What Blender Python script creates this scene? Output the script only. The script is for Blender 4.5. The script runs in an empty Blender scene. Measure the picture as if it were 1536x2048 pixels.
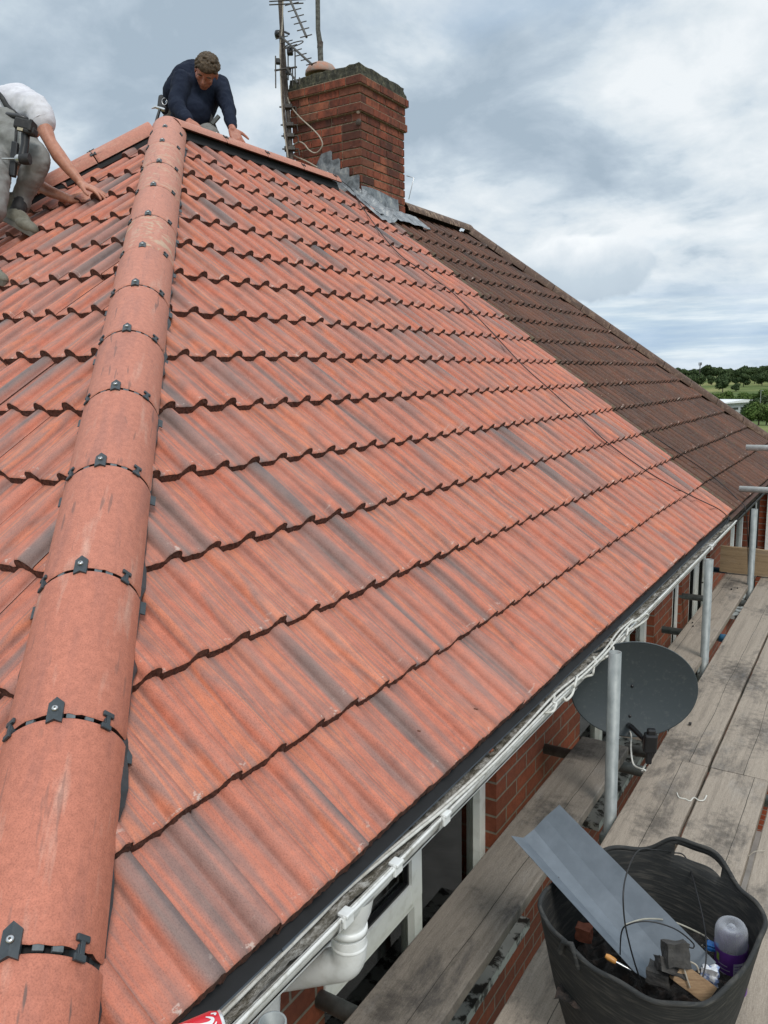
import bpy, bmesh, math, random
from math import sin, cos, pi, radians, tan, sqrt, atan2
from mathutils import Vector as V, Matrix, noise as mn
sc = bpy.context.scene
# ------------------------------------------------------------------ camera
FPX = 1593.55; YAW = .5581; PIT = .1643; ROLL = -.0193
CAM = V((.9129, -.4544, 1.0503))
fwd = V((-sin(YAW)*cos(PIT), cos(YAW)*cos(PIT), -sin(PIT)))
r0 = V((cos(YAW), sin(YAW), 0)); d0 = fwd.cross(r0)
RT = r0*cos(ROLL) - d0*sin(ROLL); DN = d0*cos(ROLL) + r0*sin(ROLL)
cd = bpy.data.cameras.new('camera'); cam = bpy.data.objects.new('camera', cd)
sc.collection.objects.link(cam); sc.camera = cam
cd.sensor_fit = 'VERTICAL'; cd.sensor_height = 36; cd.sensor_width = 27
cd.lens = FPX/2048*36; cd.clip_start = .05; cd.clip_end = 9000
cam.matrix_world = Matrix(((RT.x, -DN.x, -fwd.x, CAM.x), (RT.y, -DN.y, -fwd.y, CAM.y), (RT.z, -DN.z, -fwd.z, CAM.z), (0, 0, 0, 1)))
def at(px, py, depth):
    "point of the place seen at photo pixel px,py at this distance along the view"
    return CAM + (RT*((px-768)/FPX) + DN*((py-1024)/FPX) + fwd)*depth
# ------------------------------------------------------------------ world
SUN_EL, SUN_AZ = radians(50), radians(128)
w = bpy.data.worlds.new('World'); sc.world = w; w.use_nodes = True
nt = w.node_tree; nt.nodes.clear()
def N(nt, t, **k):
    n = nt.nodes.new(t)
    for a, b in k.items():
        if a == 'inp':
            for i, v in b.items(): n.inputs[i].default_value = v
        else: setattr(n, a, b)
    return n
def ramp(nt, stops, src=None, interp='LINEAR'):
    n = nt.nodes.new('ShaderNodeValToRGB'); cr = n.color_ramp; cr.interpolation = interp
    while len(cr.elements) < len(stops): cr.elements.new(.5)
    for e, (p, c) in zip(cr.elements, stops):
        e.position = p; e.color = (*c, 1) if len(c) == 3 else c
    if src: nt.links.new(src, n.inputs[0])
    return n
def math_(nt, op, a, b=None, c=None, clamp=False):
    n = nt.nodes.new('ShaderNodeMath'); n.operation = op; n.use_clamp = clamp
    for i, v in enumerate((a, b, c)):
        if v is None: continue
        if isinstance(v, (int, float)): n.inputs[i].default_value = v
        else: nt.links.new(v, n.inputs[i])
    return n.outputs[0]
def mix_(nt, f, a, b, blend='MIX'):
    n = nt.nodes.new('ShaderNodeMix'); n.data_type = 'RGBA'; n.blend_type = blend
    for i, v in ((0, f), (6, a), (7, b)):
        if isinstance(v, (int, float)): n.inputs[i].default_value = v
        elif isinstance(v, tuple): n.inputs[i].default_value = (*v, 1) if len(v) == 3 else v
        else: nt.links.new(v, n.inputs[i])
    return n.outputs[2]
def noise_(nt, vec, scale, detail=4, rough=.55, dist=0.):
    n = N(nt, 'ShaderNodeTexNoise'); n.inputs['Scale'].default_value = scale
    n.inputs['Detail'].default_value = detail; n.inputs['Roughness'].default_value = rough
    n.inputs['Distortion'].default_value = dist
    if vec: nt.links.new(vec, n.inputs['Vector'])
    return n.outputs[0]
def mapv(nt, vec, scale=(1, 1, 1), loc=(0, 0, 0), rot=(0, 0, 0)):
    n = N(nt, 'ShaderNodeMapping'); n.inputs['Scale'].default_value = scale
    n.inputs['Location'].default_value = loc; n.inputs['Rotation'].default_value = rot
    nt.links.new(vec, n.inputs[0]); return n.outputs[0]
L = nt.links.new
sky = N(nt, 'ShaderNodeTexSky', sky_type='NISHITA', sun_disc=False, sun_elevation=SUN_EL, sun_rotation=SUN_AZ, air_density=1.2, dust_density=1.5)
bg = N(nt, 'ShaderNodeBackground', inp={1: .10}); out = N(nt, 'ShaderNodeOutputWorld')
tc = N(nt, 'ShaderNodeTexCoord'); sep = N(nt, 'ShaderNodeSeparateXYZ'); L(tc.outputs['Generated'], sep.inputs[0])
zz = math_(nt, 'ADD', math_(nt, 'MAXIMUM', sep.outputs[2], 0.), .30)
cmb = N(nt, 'ShaderNodeCombineXYZ'); L(math_(nt, 'DIVIDE', sep.outputs[0], zz), cmb.inputs[0]); L(math_(nt, 'DIVIDE', sep.outputs[1], zz), cmb.inputs[1])
cv = cmb.outputs[0]
big = noise_(nt, mapv(nt, cv, (1, 1, 1), (3.1, 1.7, 0)), 1.25, 8, .55, .35)
fine = noise_(nt, mapv(nt, cv, (1, 1, 1), (9.3, 4.1, 2.0)), 4.2, 8, .58, .25)
vo = N(nt, 'ShaderNodeTexVoronoi', feature='SMOOTH_F1'); vo.inputs['Scale'].default_value = 3.4; vo.inputs['Smoothness'].default_value = .7
wn = N(nt, 'ShaderNodeTexNoise'); wn.inputs['Scale'].default_value = 3.; wn.inputs['Detail'].default_value = 6; L(cv, wn.inputs['Vector'])
va = N(nt, 'ShaderNodeVectorMath', operation='MULTIPLY_ADD'); L(wn.outputs[1], va.inputs[0]); va.inputs[1].default_value = (.55, .55, 0); L(cv, va.inputs[2]); L(va.outputs[0], vo.inputs['Vector'])
puff = math_(nt, 'SUBTRACT', .62, vo.outputs[0])
tone = math_(nt, 'ADD', math_(nt, 'ADD', math_(nt, 'MULTIPLY', big, .42), math_(nt, 'MULTIPLY', fine, .50)), math_(nt, 'MULTIPLY', puff, .22))
# physical sky units, strength .10: slate undersides to white lit edges
cloud = ramp(nt, [(.36, (3.3, 4.1, 4.9)), (.42, (4.0, 4.8, 5.6)), (.47, (4.8, 5.6, 6.3)), (.50, (5.6, 6.3, 6.9)), (.54, (6.2, 6.8, 7.25)), (.61, (7.3, 7.7, 8.0))], tone)
hole = ramp(nt, [(.55, (0, 0, 0)), (.66, (1, 1, 1))], noise_(nt, mapv(nt, cv, (1, 1, 1), (1.3, 7.7, 5.0)), 1.7, 6, .55, .2))
blue = mix_(nt, .45, sky.outputs[0], (4.7, 6.1, 7.5))
skyc = mix_(nt, math_(nt, 'MULTIPLY', hole.outputs[0], .45), cloud.outputs[0], blue)
# clearer band low over the hills, with thin level streaks
low = ramp(nt, [(.0, (0, 0, 0)), (.025, (.75, .75, .75)), (.06, (.8, .8, .8)), (.12, (0, 0, 0))], sep.outputs[2])
strk = ramp(nt, [(.38, (3.9, 5.1, 6.5)), (.50, (4.9, 6.0, 7.0)), (.60, (6.9, 7.6, 8.0))], noise_(nt, mapv(nt, tc.outputs['Generated'], (3, 3, 34)), 1.6, 6, .6))
skyc = mix_(nt, low.outputs[0], skyc, strk.outputs[0])
# one heaped cumulus standing over the far roof
cdir = (RT*((1165-768)/FPX)+DN*((528-1024)/FPX)+fwd).normalized()
cr = V((cdir.y, -cdir.x, 0)).normalized(); cu = cr.cross(cdir)
def dot_(v): n = N(nt, 'ShaderNodeVectorMath', operation='DOT_PRODUCT'); L(tc.outputs['Generated'], n.inputs[0]); n.inputs[1].default_value = tuple(v); return n.outputs['Value']
cn = math_(nt, 'MULTIPLY', math_(nt, 'SUBTRACT', noise_(nt, tc.outputs['Generated'], 26, 7, .55), .5), .55)
ux = math_(nt, 'DIVIDE', dot_(cr), .085); uy = math_(nt, 'DIVIDE', math_(nt, 'ADD', dot_(cu), .006), .042)
rad = math_(nt, 'ADD', math_(nt, 'SQRT', math_(nt, 'ADD', math_(nt, 'MULTIPLY', ux, ux), math_(nt, 'MULTIPLY', uy, uy))), cn)
cm = ramp(nt, [(.86, (1, 1, 1)), (.97, (0, 0, 0))], rad); fr_ = ramp(nt, [(.4, (0,0,0)), (.6, (1,1,1))], dot_(cdir))
lit = ramp(nt, [(.0, (3.9, 4.7, 5.5)), (.45, (4.8, 5.6, 6.3)), (.8, (7.4, 7.8, 8.1)), (1., (8.8, 9.0, 9.1))], math_(nt, 'ADD', math_(nt, 'MULTIPLY', uy, .42), math_(nt, 'ADD', .5, cn)))
skyc = mix_(nt, math_(nt, 'MULTIPLY', math_(nt, 'MULTIPLY', cm.outputs[0], fr_.outputs[0]), .95), skyc, lit.outputs[0])
# brighter overhead, where the thin cloud lets the sun through
up = ramp(nt, [(.0, (.98, 1.0, 1.02)), (.10, (1.02, 1.02, 1.02)), (.45, (1.0, 1.0, 1.0)), (.8, (1.85, 1.8, 1.72))], sep.outputs[2])
L(mix_(nt, 1., skyc, up.outputs[0], 'MULTIPLY'), bg.inputs[0]); L(bg.outputs[0], out.inputs[0])
sl = bpy.data.lights.new('sun', 'SUN'); sl.energy = 1.5; sl.angle = radians(16); sl.color = (1, .96, .9)
sun = bpy.data.objects.new('sun', sl); sc.collection.objects.link(sun)
sdir = V((sin(SUN_AZ)*cos(SUN_EL), cos(SUN_AZ)*cos(SUN_EL), sin(SUN_EL)))
sun.rotation_euler = sdir.to_track_quat('Z', 'Y').to_euler()
sc.view_settings.view_transform = 'Standard'; sc.view_settings.look = 'None'
sc.view_settings.exposure = 0.24; sc.view_settings.gamma = 1
sc.cycles.max_bounces = 6; sc.cycles.transparent_max_bounces = 12
rnd = random.Random(7)
# ------------------------------------------------------------------ mesh helpers
def link(o): sc.collection.objects.link(o); return o
def tag(o, label=None, cat=None, group=None, kind=None):
    for k, v in (('label', label), ('category', cat), ('group', group), ('kind', kind)):
        if v: o[k] = v
    return o
def empty(name, loc, label, cat, group=None):
    o = link(bpy.data.objects.new(name, None)); o.location = loc; o.empty_display_size = .1
    return tag(o, label, cat, group)
def wloc(o):
    p = V((0, 0, 0))
    while o: p = p + V(o.location); o = o.parent
    return p
class MB:
    "collects shapes in world coordinates; build() links them as ONE mesh object"
    def __init__(s): s.v = []; s.f = []; s.m = []; s.sm = []; s.tc = []; s.rc = []
    def add(s, vs, fs, mi=0, smooth=False, tc=None, rc=None):
        b = len(s.v); s.v += [tuple(x) for x in vs]
        for f in fs: s.f.append(tuple(i+b for i in f)); s.m.append(mi); s.sm.append(smooth)
        s.tc += tc if tc else [(0, 0, 0)]*len(vs)
        s.rc += [rc if rc else (.5, .5, .5)]*len(vs)
    def box(s, lo, hi, mi=0, rc=None):
        x0, y0, z0 = lo; x1, y1, z1 = hi
        s.add([(x0,y0,z0),(x1,y0,z0),(x1,y1,z0),(x0,y1,z0),(x0,y0,z1),(x1,y0,z1),(x1,y1,z1),(x0,y1,z1)],
              [(0,3,2,1),(4,5,6,7),(0,1,5,4),(1,2,6,5),(2,3,7,6),(3,0,4,7)], mi, rc=rc)
    def cbox(s, c, size, ax=None, bev=0., mi=0, rc=None):
        "bevelled (chamfered) box, ax = three axes"
        ax = ax or (V((1,0,0)), V((0,1,0)), V((0,0,1))); c = V(c)
        h = [x/2 for x in size]
        if bev <= 0:
            vs = [c+ax[0]*(i*h[0])+ax[1]*(j*h[1])+ax[2]*(k*h[2]) for k in (-1,1) for i,j in ((-1,-1),(1,-1),(1,1),(-1,1))]
            s.add(vs, [(0,3,2,1),(4,5,6,7),(0,1,5,4),(1,2,6,5),(2,3,7,6),(3,0,4,7)], mi, rc=rc); return
        bm = bmesh.new(); bmesh.ops.create_cube(bm, size=1)
        for v in bm.verts: v.co = V((v.co.x*size[0], v.co.y*size[1], v.co.z*size[2]))
        bmesh.ops.bevel(bm, geom=bm.edges[:], offset=bev, segments=2, affect='EDGES', profile=.5)
        bm.verts.index_update()
        s.add([c+ax[0]*v.co.x+ax[1]*v.co.y+ax[2]*v.co.z for v in bm.verts], [tuple(v.index for v in f.verts) for f in bm.faces], mi, rc=rc); bm.free()
    def tube(s, pts, r, seg=10, caps=True, mi=0, smooth=True):
        pts = [V(p) for p in pts]; n = len(pts); rs = r if isinstance(r, (list, tuple)) else [r]*n
        vs = []; up = None
        for i, p in enumerate(pts):
            t = (pts[min(i+1, n-1)]-pts[max(i-1, 0)]).normalized()
            if up is None: up = V((0,0,1)) if abs(t.z) < .9 else V((1,0,0))
            a = (up - t*up.dot(t)).normalized(); b = t.cross(a); up = a
            vs += [p+(a*cos(2*pi*j/seg)+b*sin(2*pi*j/seg))*rs[i] for j in range(seg)]
        fs = [(i*seg+j, i*seg+(j+1)%seg, (i+1)*seg+(j+1)%seg, (i+1)*seg+j) for i in range(n-1) for j in range(seg)]
        s.add(vs, fs, mi, smooth)
        if caps: s.add([vs[j] for j in range(seg)][::-1], [tuple(range(seg))], mi); s.add(vs[-seg:], [tuple(range(seg))], mi)
    def pipe(s, a, b, r, t=.0035, seg=24, mi=0):
        "open scaffold tube with a wall thickness"
        a = V(a); b = V(b); d = (b-a).normalized(); e = d.orthogonal().normalized(); g = d.cross(e); vs = []
        ring = ((a, r-t), (a, r), (b, r), (b, r-t), (b-d*min(.25, (b-a).length*.45), r-t), (a+d*min(.25, (b-a).length*.45), r-t))
        for p, q in ring: vs += [p+(e*cos(2*pi*j/seg)+g*sin(2*pi*j/seg))*q for j in range(seg)]
        fs = []; k = len(ring)
        for i in (0, 1, 2, 3, 5):
            i2 = (i+1) % k
            fs += [(i*seg+j, i*seg+(j+1)%seg, i2*seg+(j+1)%seg, i2*seg+j) for j in range(seg)]
        fs += [tuple(4*seg+j for j in range(seg)), tuple(5*seg+j for j in range(seg))[::-1]]
        s.add(vs, fs, mi, True)
    def lathe(s, prof, c, seg=24, ax=None, mi=0, smooth=True, close=False):
        "prof = (radius, height) pairs round axis"
        c = V(c); z = V(ax).normalized() if ax else V((0,0,1)); e = z.orthogonal().normalized(); g = z.cross(e)
        vs = [c+z*h+(e*cos(2*pi*j/seg)+g*sin(2*pi*j/seg))*r for r, h in prof for j in range(seg)]
        n = len(prof)
        s.add(vs, [(i*seg+j, i*seg+(j+1)%seg, (i+1)*seg+(j+1)%seg, (i+1)*seg+j) for i in range(n-1) for j in range(seg)], mi, smooth)
    def ext(s, prof, ax, o, a, b, mi=0, smooth=False, close=True):
        "extrude a 2-D profile (list of (p,q)) from distance a to b; ax=(P,Q,D) axes, o origin"
        P, Q, D = (V(x) for x in ax); o = V(o); n = len(prof)
        vs = [o+P*p+Q*q+D*d for d in (a, b) for p, q in prof]
        fs = [(i, (i+1)%n, n+(i+1)%n, n+i) for i in range(n if close else n-1)]
        if close: fs += [tuple(range(n))[::-1], tuple(range(n, 2*n))]
        s.add(vs, fs, mi, smooth)
    def grid(s, fn, nu, nv, mi=0, smooth=True):
        vs = [fn(i/nu, j/nv) for j in range(nv+1) for i in range(nu+1)]
        s.add(vs, [(j*(nu+1)+i, j*(nu+1)+i+1, (j+1)*(nu+1)+i+1, (j+1)*(nu+1)+i) for j in range(nv) for i in range(nu)], mi, smooth)
    def build(s, name, mats, parent=None, fix=True, post=None):
        o0 = wloc(parent) if parent else V((0,0,0))
        me = bpy.data.meshes.new(name)
        me.from_pydata([tuple(V(v)-o0) for v in s.v], [], s.f)
        mats = mats if isinstance(mats, (list, tuple)) else [mats]
        for m in mats: me.materials.append(m)
        me.polygons.foreach_set('material_index', s.m); me.polygons.foreach_set('use_smooth', s.sm)
        a = me.attributes.new('tc', 'FLOAT_VECTOR', 'POINT'); a.data.foreach_set('vector', [c for t in s.tc for c in t])
        a = me.attributes.new('rc', 'FLOAT_VECTOR', 'POINT'); a.data.foreach_set('vector', [c for t in s.rc for c in t])
        if fix or post:
            bm = bmesh.new(); bm.from_mesh(me)
            if post: post(bm, o0)
            if fix: bmesh.ops.recalc_face_normals(bm, faces=bm.faces)
            bm.to_mesh(me); bm.free()
        me.update(); o = link(bpy.data.objects.new(name, me)); o.parent = parent
        return o
def copy_tree(o, parent=None):
    c = o.copy(); link(c); c.parent = parent
    for ch in [x for x in sc.collection.objects if x.parent == o]: copy_tree(ch, c)
    return c
# ------------------------------------------------------------------ materials
def mat(name, col=(.5,.5,.5), rough=.6, metal=0., spec=.5):
    m = bpy.data.materials.new(name); m.use_nodes = True; b = m.node_tree.nodes['Principled BSDF']
    b.inputs['Base Color'].default_value = (*col, 1); b.inputs['Roughness'].default_value = rough
    b.inputs['Metallic'].default_value = metal; b.inputs['Specular IOR Level'].default_value = spec
    return m, m.node_tree, b
def bump(nt, b, h, strength=.3, dist=.01):
    n = N(nt, 'ShaderNodeBump'); n.inputs['Strength'].default_value = strength; n.inputs['Distance'].default_value = dist
    nt.links.new(h, n.inputs['Height']); nt.links.new(n.outputs[0], b.inputs['Normal'])
def objc(nt): return N(nt, 'ShaderNodeTexCoord').outputs['Object']
def posc(nt): return N(nt, 'ShaderNodeNewGeometry').outputs['Position']
def attr(nt, name): return N(nt, 'ShaderNodeAttribute', attribute_name=name).outputs['Vector']
def simple(name, col, rough=.5, metal=0., var=.25, scale=30, bmp=.0, col2=None, sc3=(1,1,1), spec=.5, thr=None):
    "base colour worn towards a second colour by noise"
    m, nt, b = mat(name, col, rough, metal, spec)
    v = mapv(nt, objc(nt), sc3); f = noise_(nt, v, scale, 5, .6)
    c2 = col2 or tuple(x*(1-var) for x in col)
    lo, hi = thr or (.35, .65)
    r = ramp(nt, [(lo, (0,0,0)), (hi, (1,1,1))], f)
    nt.links.new(mix_(nt, r.outputs[0], col, c2), b.inputs['Base Color'])
    if bmp: bump(nt, b, f, bmp, .004)
    return m
def tile_mat(name, stops, dustf=.22, moss=0., speck=1.):
    m, nt, b = mat(name, (.4,.15,.1), .62, spec=.45); K = nt.links.new
    t = attr(nt, 'tc'); r = attr(nt, 'rc'); sr = N(nt, 'ShaderNodeSeparateXYZ'); K(r, sr.inputs[0])
    st = N(nt, 'ShaderNodeSeparateXYZ'); K(t, st.inputs[0])
    streak = noise_(nt, mapv(nt, t, (21, 1.1, 0)), 1., 3, .5)
    wide = noise_(nt, mapv(nt, t, (9, .9, 0), (4, 2, 7)), 1., 2, .5)
    f = math_(nt, 'ADD', math_(nt, 'MULTIPLY', streak, .58), math_(nt, 'MULTIPLY', wide, .42))
    f = math_(nt, 'ADD', f, math_(nt, 'MULTIPLY', math_(nt, 'SUBTRACT', sr.outputs[0], .5), .135))
    rl_ = math_(nt, 'FRACT', math_(nt, 'ADD', st.outputs[2], .22)); bd = ramp(nt, [(0, (0,0,0)), (.08, (1,1,1)), (.22, (1,1,1)), (.36, (0,0,0))], rl_)
    sel = ramp(nt, [(.46, (0,0,0)), (.62, (1,1,1))], noise_(nt, mapv(nt, t, (7, 1.1, 0), (11,4,0)), 1., 2, .5))
    f = math_(nt, 'SUBTRACT', f, math_(nt, 'MULTIPLY', math_(nt, 'MULTIPLY', bd.outputs[0], sel.outputs[0]), .085))
    base = ramp(nt, stops, f)
    p = posc(nt)
    grain = noise_(nt, p, 330, 2, .7); gr = ramp(nt, [(.30, (.70,.68,.68)), (.48, (1,1,1)), (.72, (1.12,1.12,1.12))], grain)
    c = mix_(nt, speck, base.outputs[0], gr.outputs[0], 'MULTIPLY')
    blot = noise_(nt, p, 26, 5, .65); bl = ramp(nt, [(.35, (.86,.84,.84)), (.65, (1.08,1.07,1.06))], blot)
    c = mix_(nt, 1., c, bl.outputs[0], 'MULTIPLY')
    # pale dust film, random by tile
    dust = ramp(nt, [(.42, (0,0,0)), (.75, (1,1,1))], noise_(nt, mapv(nt, p, (1,1,1), (5,5,5)), 3.2, 5, .6))
    c = mix_(nt, math_(nt, 'MULTIPLY', dust.outputs[0], dustf), c, (.50,.30,.25))
    # chips and lime at the lower lip
    low = ramp(nt, [(.0, (1,1,1)), (.05, (0,0,0))], st.outputs[1])
    ch = ramp(nt, [(.60, (0,0,0)), (.66, (1,1,1))], noise_(nt, mapv(nt, t, (26, 40, 0)), 1., 4, .7))
    c = mix_(nt, math_(nt, 'MULTIPLY', math_(nt, 'MULTIPLY', low.outputs[0], ch.outputs[0]), .8), c, (.62,.50,.44))
    if moss:
        sp = N(nt, 'ShaderNodeSeparateXYZ'); K(p, sp.inputs[0])
        near = ramp(nt, [(0, (1,1,1)), (.6, (0,0,0))], math_(nt, 'MULTIPLY', math_(nt, 'SUBTRACT', sp.outputs[1], 5.95), 2.8, clamp=True))
        mf = ramp(nt, [(.58, (0,0,0)), (.68, (1,1,1))], math_(nt, 'ADD', noise_(nt, p, 22, 6, .75), math_(nt, 'MULTIPLY', near.outputs[0], .16)))
        c = mix_(nt, math_(nt, 'MULTIPLY', mf.outputs[0], moss), c, (.085,.075,.035))
        lf = ramp(nt, [(.69, (0,0,0)), (.72, (1,1,1))], noise_(nt, p, 75, 3, .6))
        c = mix_(nt, math_(nt, 'MULTIPLY', lf.outputs[0], .8), c, (.38,.30,.20))
    K(c, b.inputs['Base Color'])
    rr = ramp(nt, [(.3, (.5,.5,.5)), (.7, (.75,.75,.75))], blot); K(rr.outputs[0], b.inputs['Roughness'])
    h = math_(nt, 'ADD', grain, math_(nt, 'MULTIPLY', blot, 1.5)); bump(nt, b, h, .35, .0025)
    return m
TILE = tile_mat('red concrete tile', [(.29, (.115,.100,.103)), (.37, (.20,.137,.123)), (.425, (.30,.152,.125)), (.465, (.42,.165,.117)), (.50, (.53,.170,.104)), (.53, (.33,.155,.122)), (.565, (.57,.185,.10)), (.60, (.31,.160,.13)), (.65, (.60,.205,.115)), (.70, (.34,.175,.14))])
BTILE = tile_mat('old brown tile', [(.32, (.036,.016,.010)), (.43, (.070,.028,.015)), (.52, (.098,.037,.018)), (.62, (.135,.047,.022)), (.74, (.100,.042,.022))], dustf=.03, moss=.75)
EDGE = simple('tile broken edge', (.125,.045,.030), .85, var=.7, scale=120, bmp=.9)
BEDGE = simple('old tile edge', (.035,.020,.014), .9, var=.5, scale=120, bmp=.8)
def ridge_mat(name, a, b2, c3):
    m, nt, b = mat(name, a, .6, spec=.45); K = nt.links.new; t = attr(nt, 'tc'); p = posc(nt)
    f = noise_(nt, mapv(nt, t, (16, 2.5, 1)), 1., 4, .6)
    base = ramp(nt, [(.34, b2), (.48, a), (.58, a), (.70, c3)], f)
    r = attr(nt, 'rc'); sr = N(nt, 'ShaderNodeSeparateXYZ'); K(r, sr.inputs[0])
    c = mix_(nt, math_(nt, 'MULTIPLY', sr.outputs[0], .55), base.outputs[0], c3)
    g = noise_(nt, p, 330, 2, .7); gr = ramp(nt, [(.3, (.74,.72,.72)), (.5, (1,1,1)), (.7, (1.1,1.1,1.1))], g)
    c = mix_(nt, 1., c, gr.outputs[0], 'MULTIPLY')
    # long dark brush drags
    dr = ramp(nt, [(.655, (0,0,0)), (.70, (1,1,1))], noise_(nt, mapv(nt, t, (55, 6, 1), (3,3,3)), 1., 2, .5))
    c = mix_(nt, math_(nt, 'MULTIPLY', dr.outputs[0], math_(nt, 'ADD', .35, math_(nt, 'MULTIPLY', sr.outputs[1], .6))), c, (.16,.09,.075))
    # cement smears
    ce = ramp(nt, [(.52, (0,0,0)), (.60, (1,1,1))], noise_(nt, mapv(nt, t, (14, 22, 1), (7,1,2)), 1., 4, .6, .8))
    c = mix_(nt, math_(nt, 'MULTIPLY', ce.outputs[0], sr.outputs[2]), c, (.50,.36,.25))
    bl = noise_(nt, p, 60, 5, .6); c = mix_(nt, 1., c, ramp(nt, [(.35, (.88,.86,.86)), (.65, (1.06,1.05,1.05))], bl).outputs[0], 'MULTIPLY')
    K(c, b.inputs['Base Color']); bump(nt, b, math_(nt, 'ADD', g, bl), .3, .002)
    return m
RIDGE = ridge_mat('red ridge tile', (.48,.168,.108), (.39,.142,.098), (.54,.28,.21))
BRIDGE = ridge_mat('old ridge tile', (.085,.042,.027), (.045,.027,.020), (.135,.080,.042))
CLIP = simple('dark grey plastic', (.040,.050,.058), .45, var=.35, scale=60)
CLIPG = simple('faded grey plastic', (.13,.15,.16), .5, var=.4, scale=60)
STEEL = simple('bright screw', (.6,.6,.6), .3, 1.)
FELT = simple('charcoal plastic sheet', (.085,.103,.130), .5, var=.35, scale=14, sc3=(1,.3,1), col2=(.12,.14,.165))
DECK = simple('black sheeting', (.012,.012,.014), .8)
LEAD = None
def lead_mat():
    m, nt, b = mat('lead', (.28,.30,.32), .42, .35); p = posc(nt)
    f = noise_(nt, p, 14, 6, .65, .6); c = ramp(nt, [(.34, (.10,.108,.115)), (.5, (.23,.245,.26)), (.6, (.32,.33,.335)), (.72, (.48,.47,.44))], f)
    nt.links.new(c.outputs[0], b.inputs['Base Color']); bump(nt, b, f, .5, .01); return m
LEAD = lead_mat()
def brick_mat(name, axes, col1, col2, mortar, dirt=.5):
    "brick texture in metres; axes = which object coords are across and up"
    m, nt, b = mat(name, col1, .85, spec=.3); K = nt.links.new
    sp = N(nt, 'ShaderNodeSeparateXYZ'); K(posc(nt), sp.inputs[0]); cb = N(nt, 'ShaderNodeCombineXYZ')
    K(sp.outputs[axes[0]], cb.inputs[0]); K(sp.outputs[axes[1]], cb.inputs[1])
    br = N(nt, 'ShaderNodeTexBrick'); K(cb.outputs[0], br.inputs['Vector'])
    for k, v in (('Scale', 1.), ('Mortar Size', .006), ('Mortar Smooth', .3), ('Bias', 0.), ('Brick Width', .225), ('Row Height', .075)): br.inputs[k].default_value = v
    br.inputs['Color1'].default_value = (*col1, 1); br.inputs['Color2'].default_value = (*col2, 1); br.inputs['Mortar'].default_value = (*mortar, 1)
    f = noise_(nt, posc(nt), 40, 6, .7); r = ramp(nt, [(.3, (.6,.58,.58)), (.6, (1.1,1.08,1.05))], f)
    K(mix_(nt, dirt*1.4, br.outputs[0], r.outputs[0], 'MULTIPLY'), b.inputs['Base Color'])
    h = math_(nt, 'ADD', math_(nt, 'MULTIPLY', math_(nt, 'SUBTRACT', 1., br.outputs[1]), 1.), math_(nt, 'MULTIPLY', f, .3)); bump(nt, b, h, .8, .006)
    return m
WALLY = brick_mat('brick front', (1, 2), (.235,.062,.030), (.155,.045,.025), (.20,.165,.13))
WALLX = brick_mat('brick side', (0, 2), (.30,.075,.032), (.21,.055,.028), (.30,.26,.22))
def cbrick_mat():
    m, nt, b = mat('chimney brick', (.3,.08,.04), .85, spec=.3); K = nt.links.new
    r = attr(nt, 'rc'); sr = N(nt, 'ShaderNodeSeparateXYZ'); K(r, sr.inputs[0]); p = posc(nt)
    base = ramp(nt, [(0, (.12,.040,.027)), (.3, (.22,.062,.037)), (.65, (.29,.085,.048)), (1, (.35,.125,.070))], sr.outputs[0])
    f = noise_(nt, p, 22, 7, .75); c = mix_(nt, 1., base.outputs[0], ramp(nt, [(.32, (.42,.40,.40)), (.5, (.95,.95,.95)), (.7, (1.15,1.1,1.05))], f).outputs[0], 'MULTIPLY')
    soot = ramp(nt, [(.50, (0,0,0)), (.62, (1,1,1))], math_(nt, 'ADD', noise_(nt, mapv(nt, p, (1,1,.35)), 7, 5, .7), math_(nt, 'MULTIPLY', sr.outputs[1], .22)))
    c = mix_(nt, math_(nt, 'MULTIPLY', soot.outputs[0], .50), c, (.035,.026,.022))
    pale = ramp(nt, [(.70, (0,0,0)), (.74, (1,1,1))], noise_(nt, p, 45, 3, .6)); c = mix_(nt, math_(nt, 'MULTIPLY', pale.outputs[0], .5), c, (.42,.36,.30))
    K(c, b.inputs['Base Color']); bump(nt, b, f, .8, .006); return m
CBRICK = cbrick_mat()
MORTAR = simple('mortar', (.36,.30,.21), .95, var=.5, scale=60, bmp=.8)
def moss_stone():
    m, nt, b = mat('mossy concrete', (.2,.2,.15), .95); p = posc(nt); K = nt.links.new
    f = noise_(nt, mapv(nt, p, (1,1,.5)), 26, 7, .75); c = ramp(nt, [(.34, (.018,.018,.013)), (.48, (.052,.051,.036)), (.58, (.10,.094,.062)), (.68, (.17,.15,.08)), (.78, (.32,.31,.27))], f)
    K(c.outputs[0], b.inputs['Base Color']); bump(nt, b, f, 1., .03); return m
MOSS = moss_stone()
TERRA = simple('terracotta pot', (.42,.19,.12), .7, var=.5, scale=25, bmp=.4, col2=(.30,.25,.22))
BUFF = simple('buff pot', (.42,.33,.22), .8, var=.4, scale=25)
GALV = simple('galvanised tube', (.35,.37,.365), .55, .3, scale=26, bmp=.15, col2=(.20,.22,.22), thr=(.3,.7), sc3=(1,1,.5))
GALV_LIT = simple('brightened galvanised tube', (.62,.64,.62), .6, .1, scale=26, col2=(.48,.50,.49))  # paler GALV: light falling on the guard rails put into the colour
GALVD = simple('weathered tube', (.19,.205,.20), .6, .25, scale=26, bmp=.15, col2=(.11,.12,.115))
RUST = simple('rusty steel', (.060,.045,.038), .8, .2, scale=30, col2=(.15,.13,.11), thr=(.4,.75))
BLUEP = simple('blue painted sleeve', (.04,.16,.30), .5, var=.4, scale=30)
UPVC = simple('white plastic', (.80,.81,.80), .35, var=.1, scale=20, col2=(.60,.60,.57), thr=(.5,.8))
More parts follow.
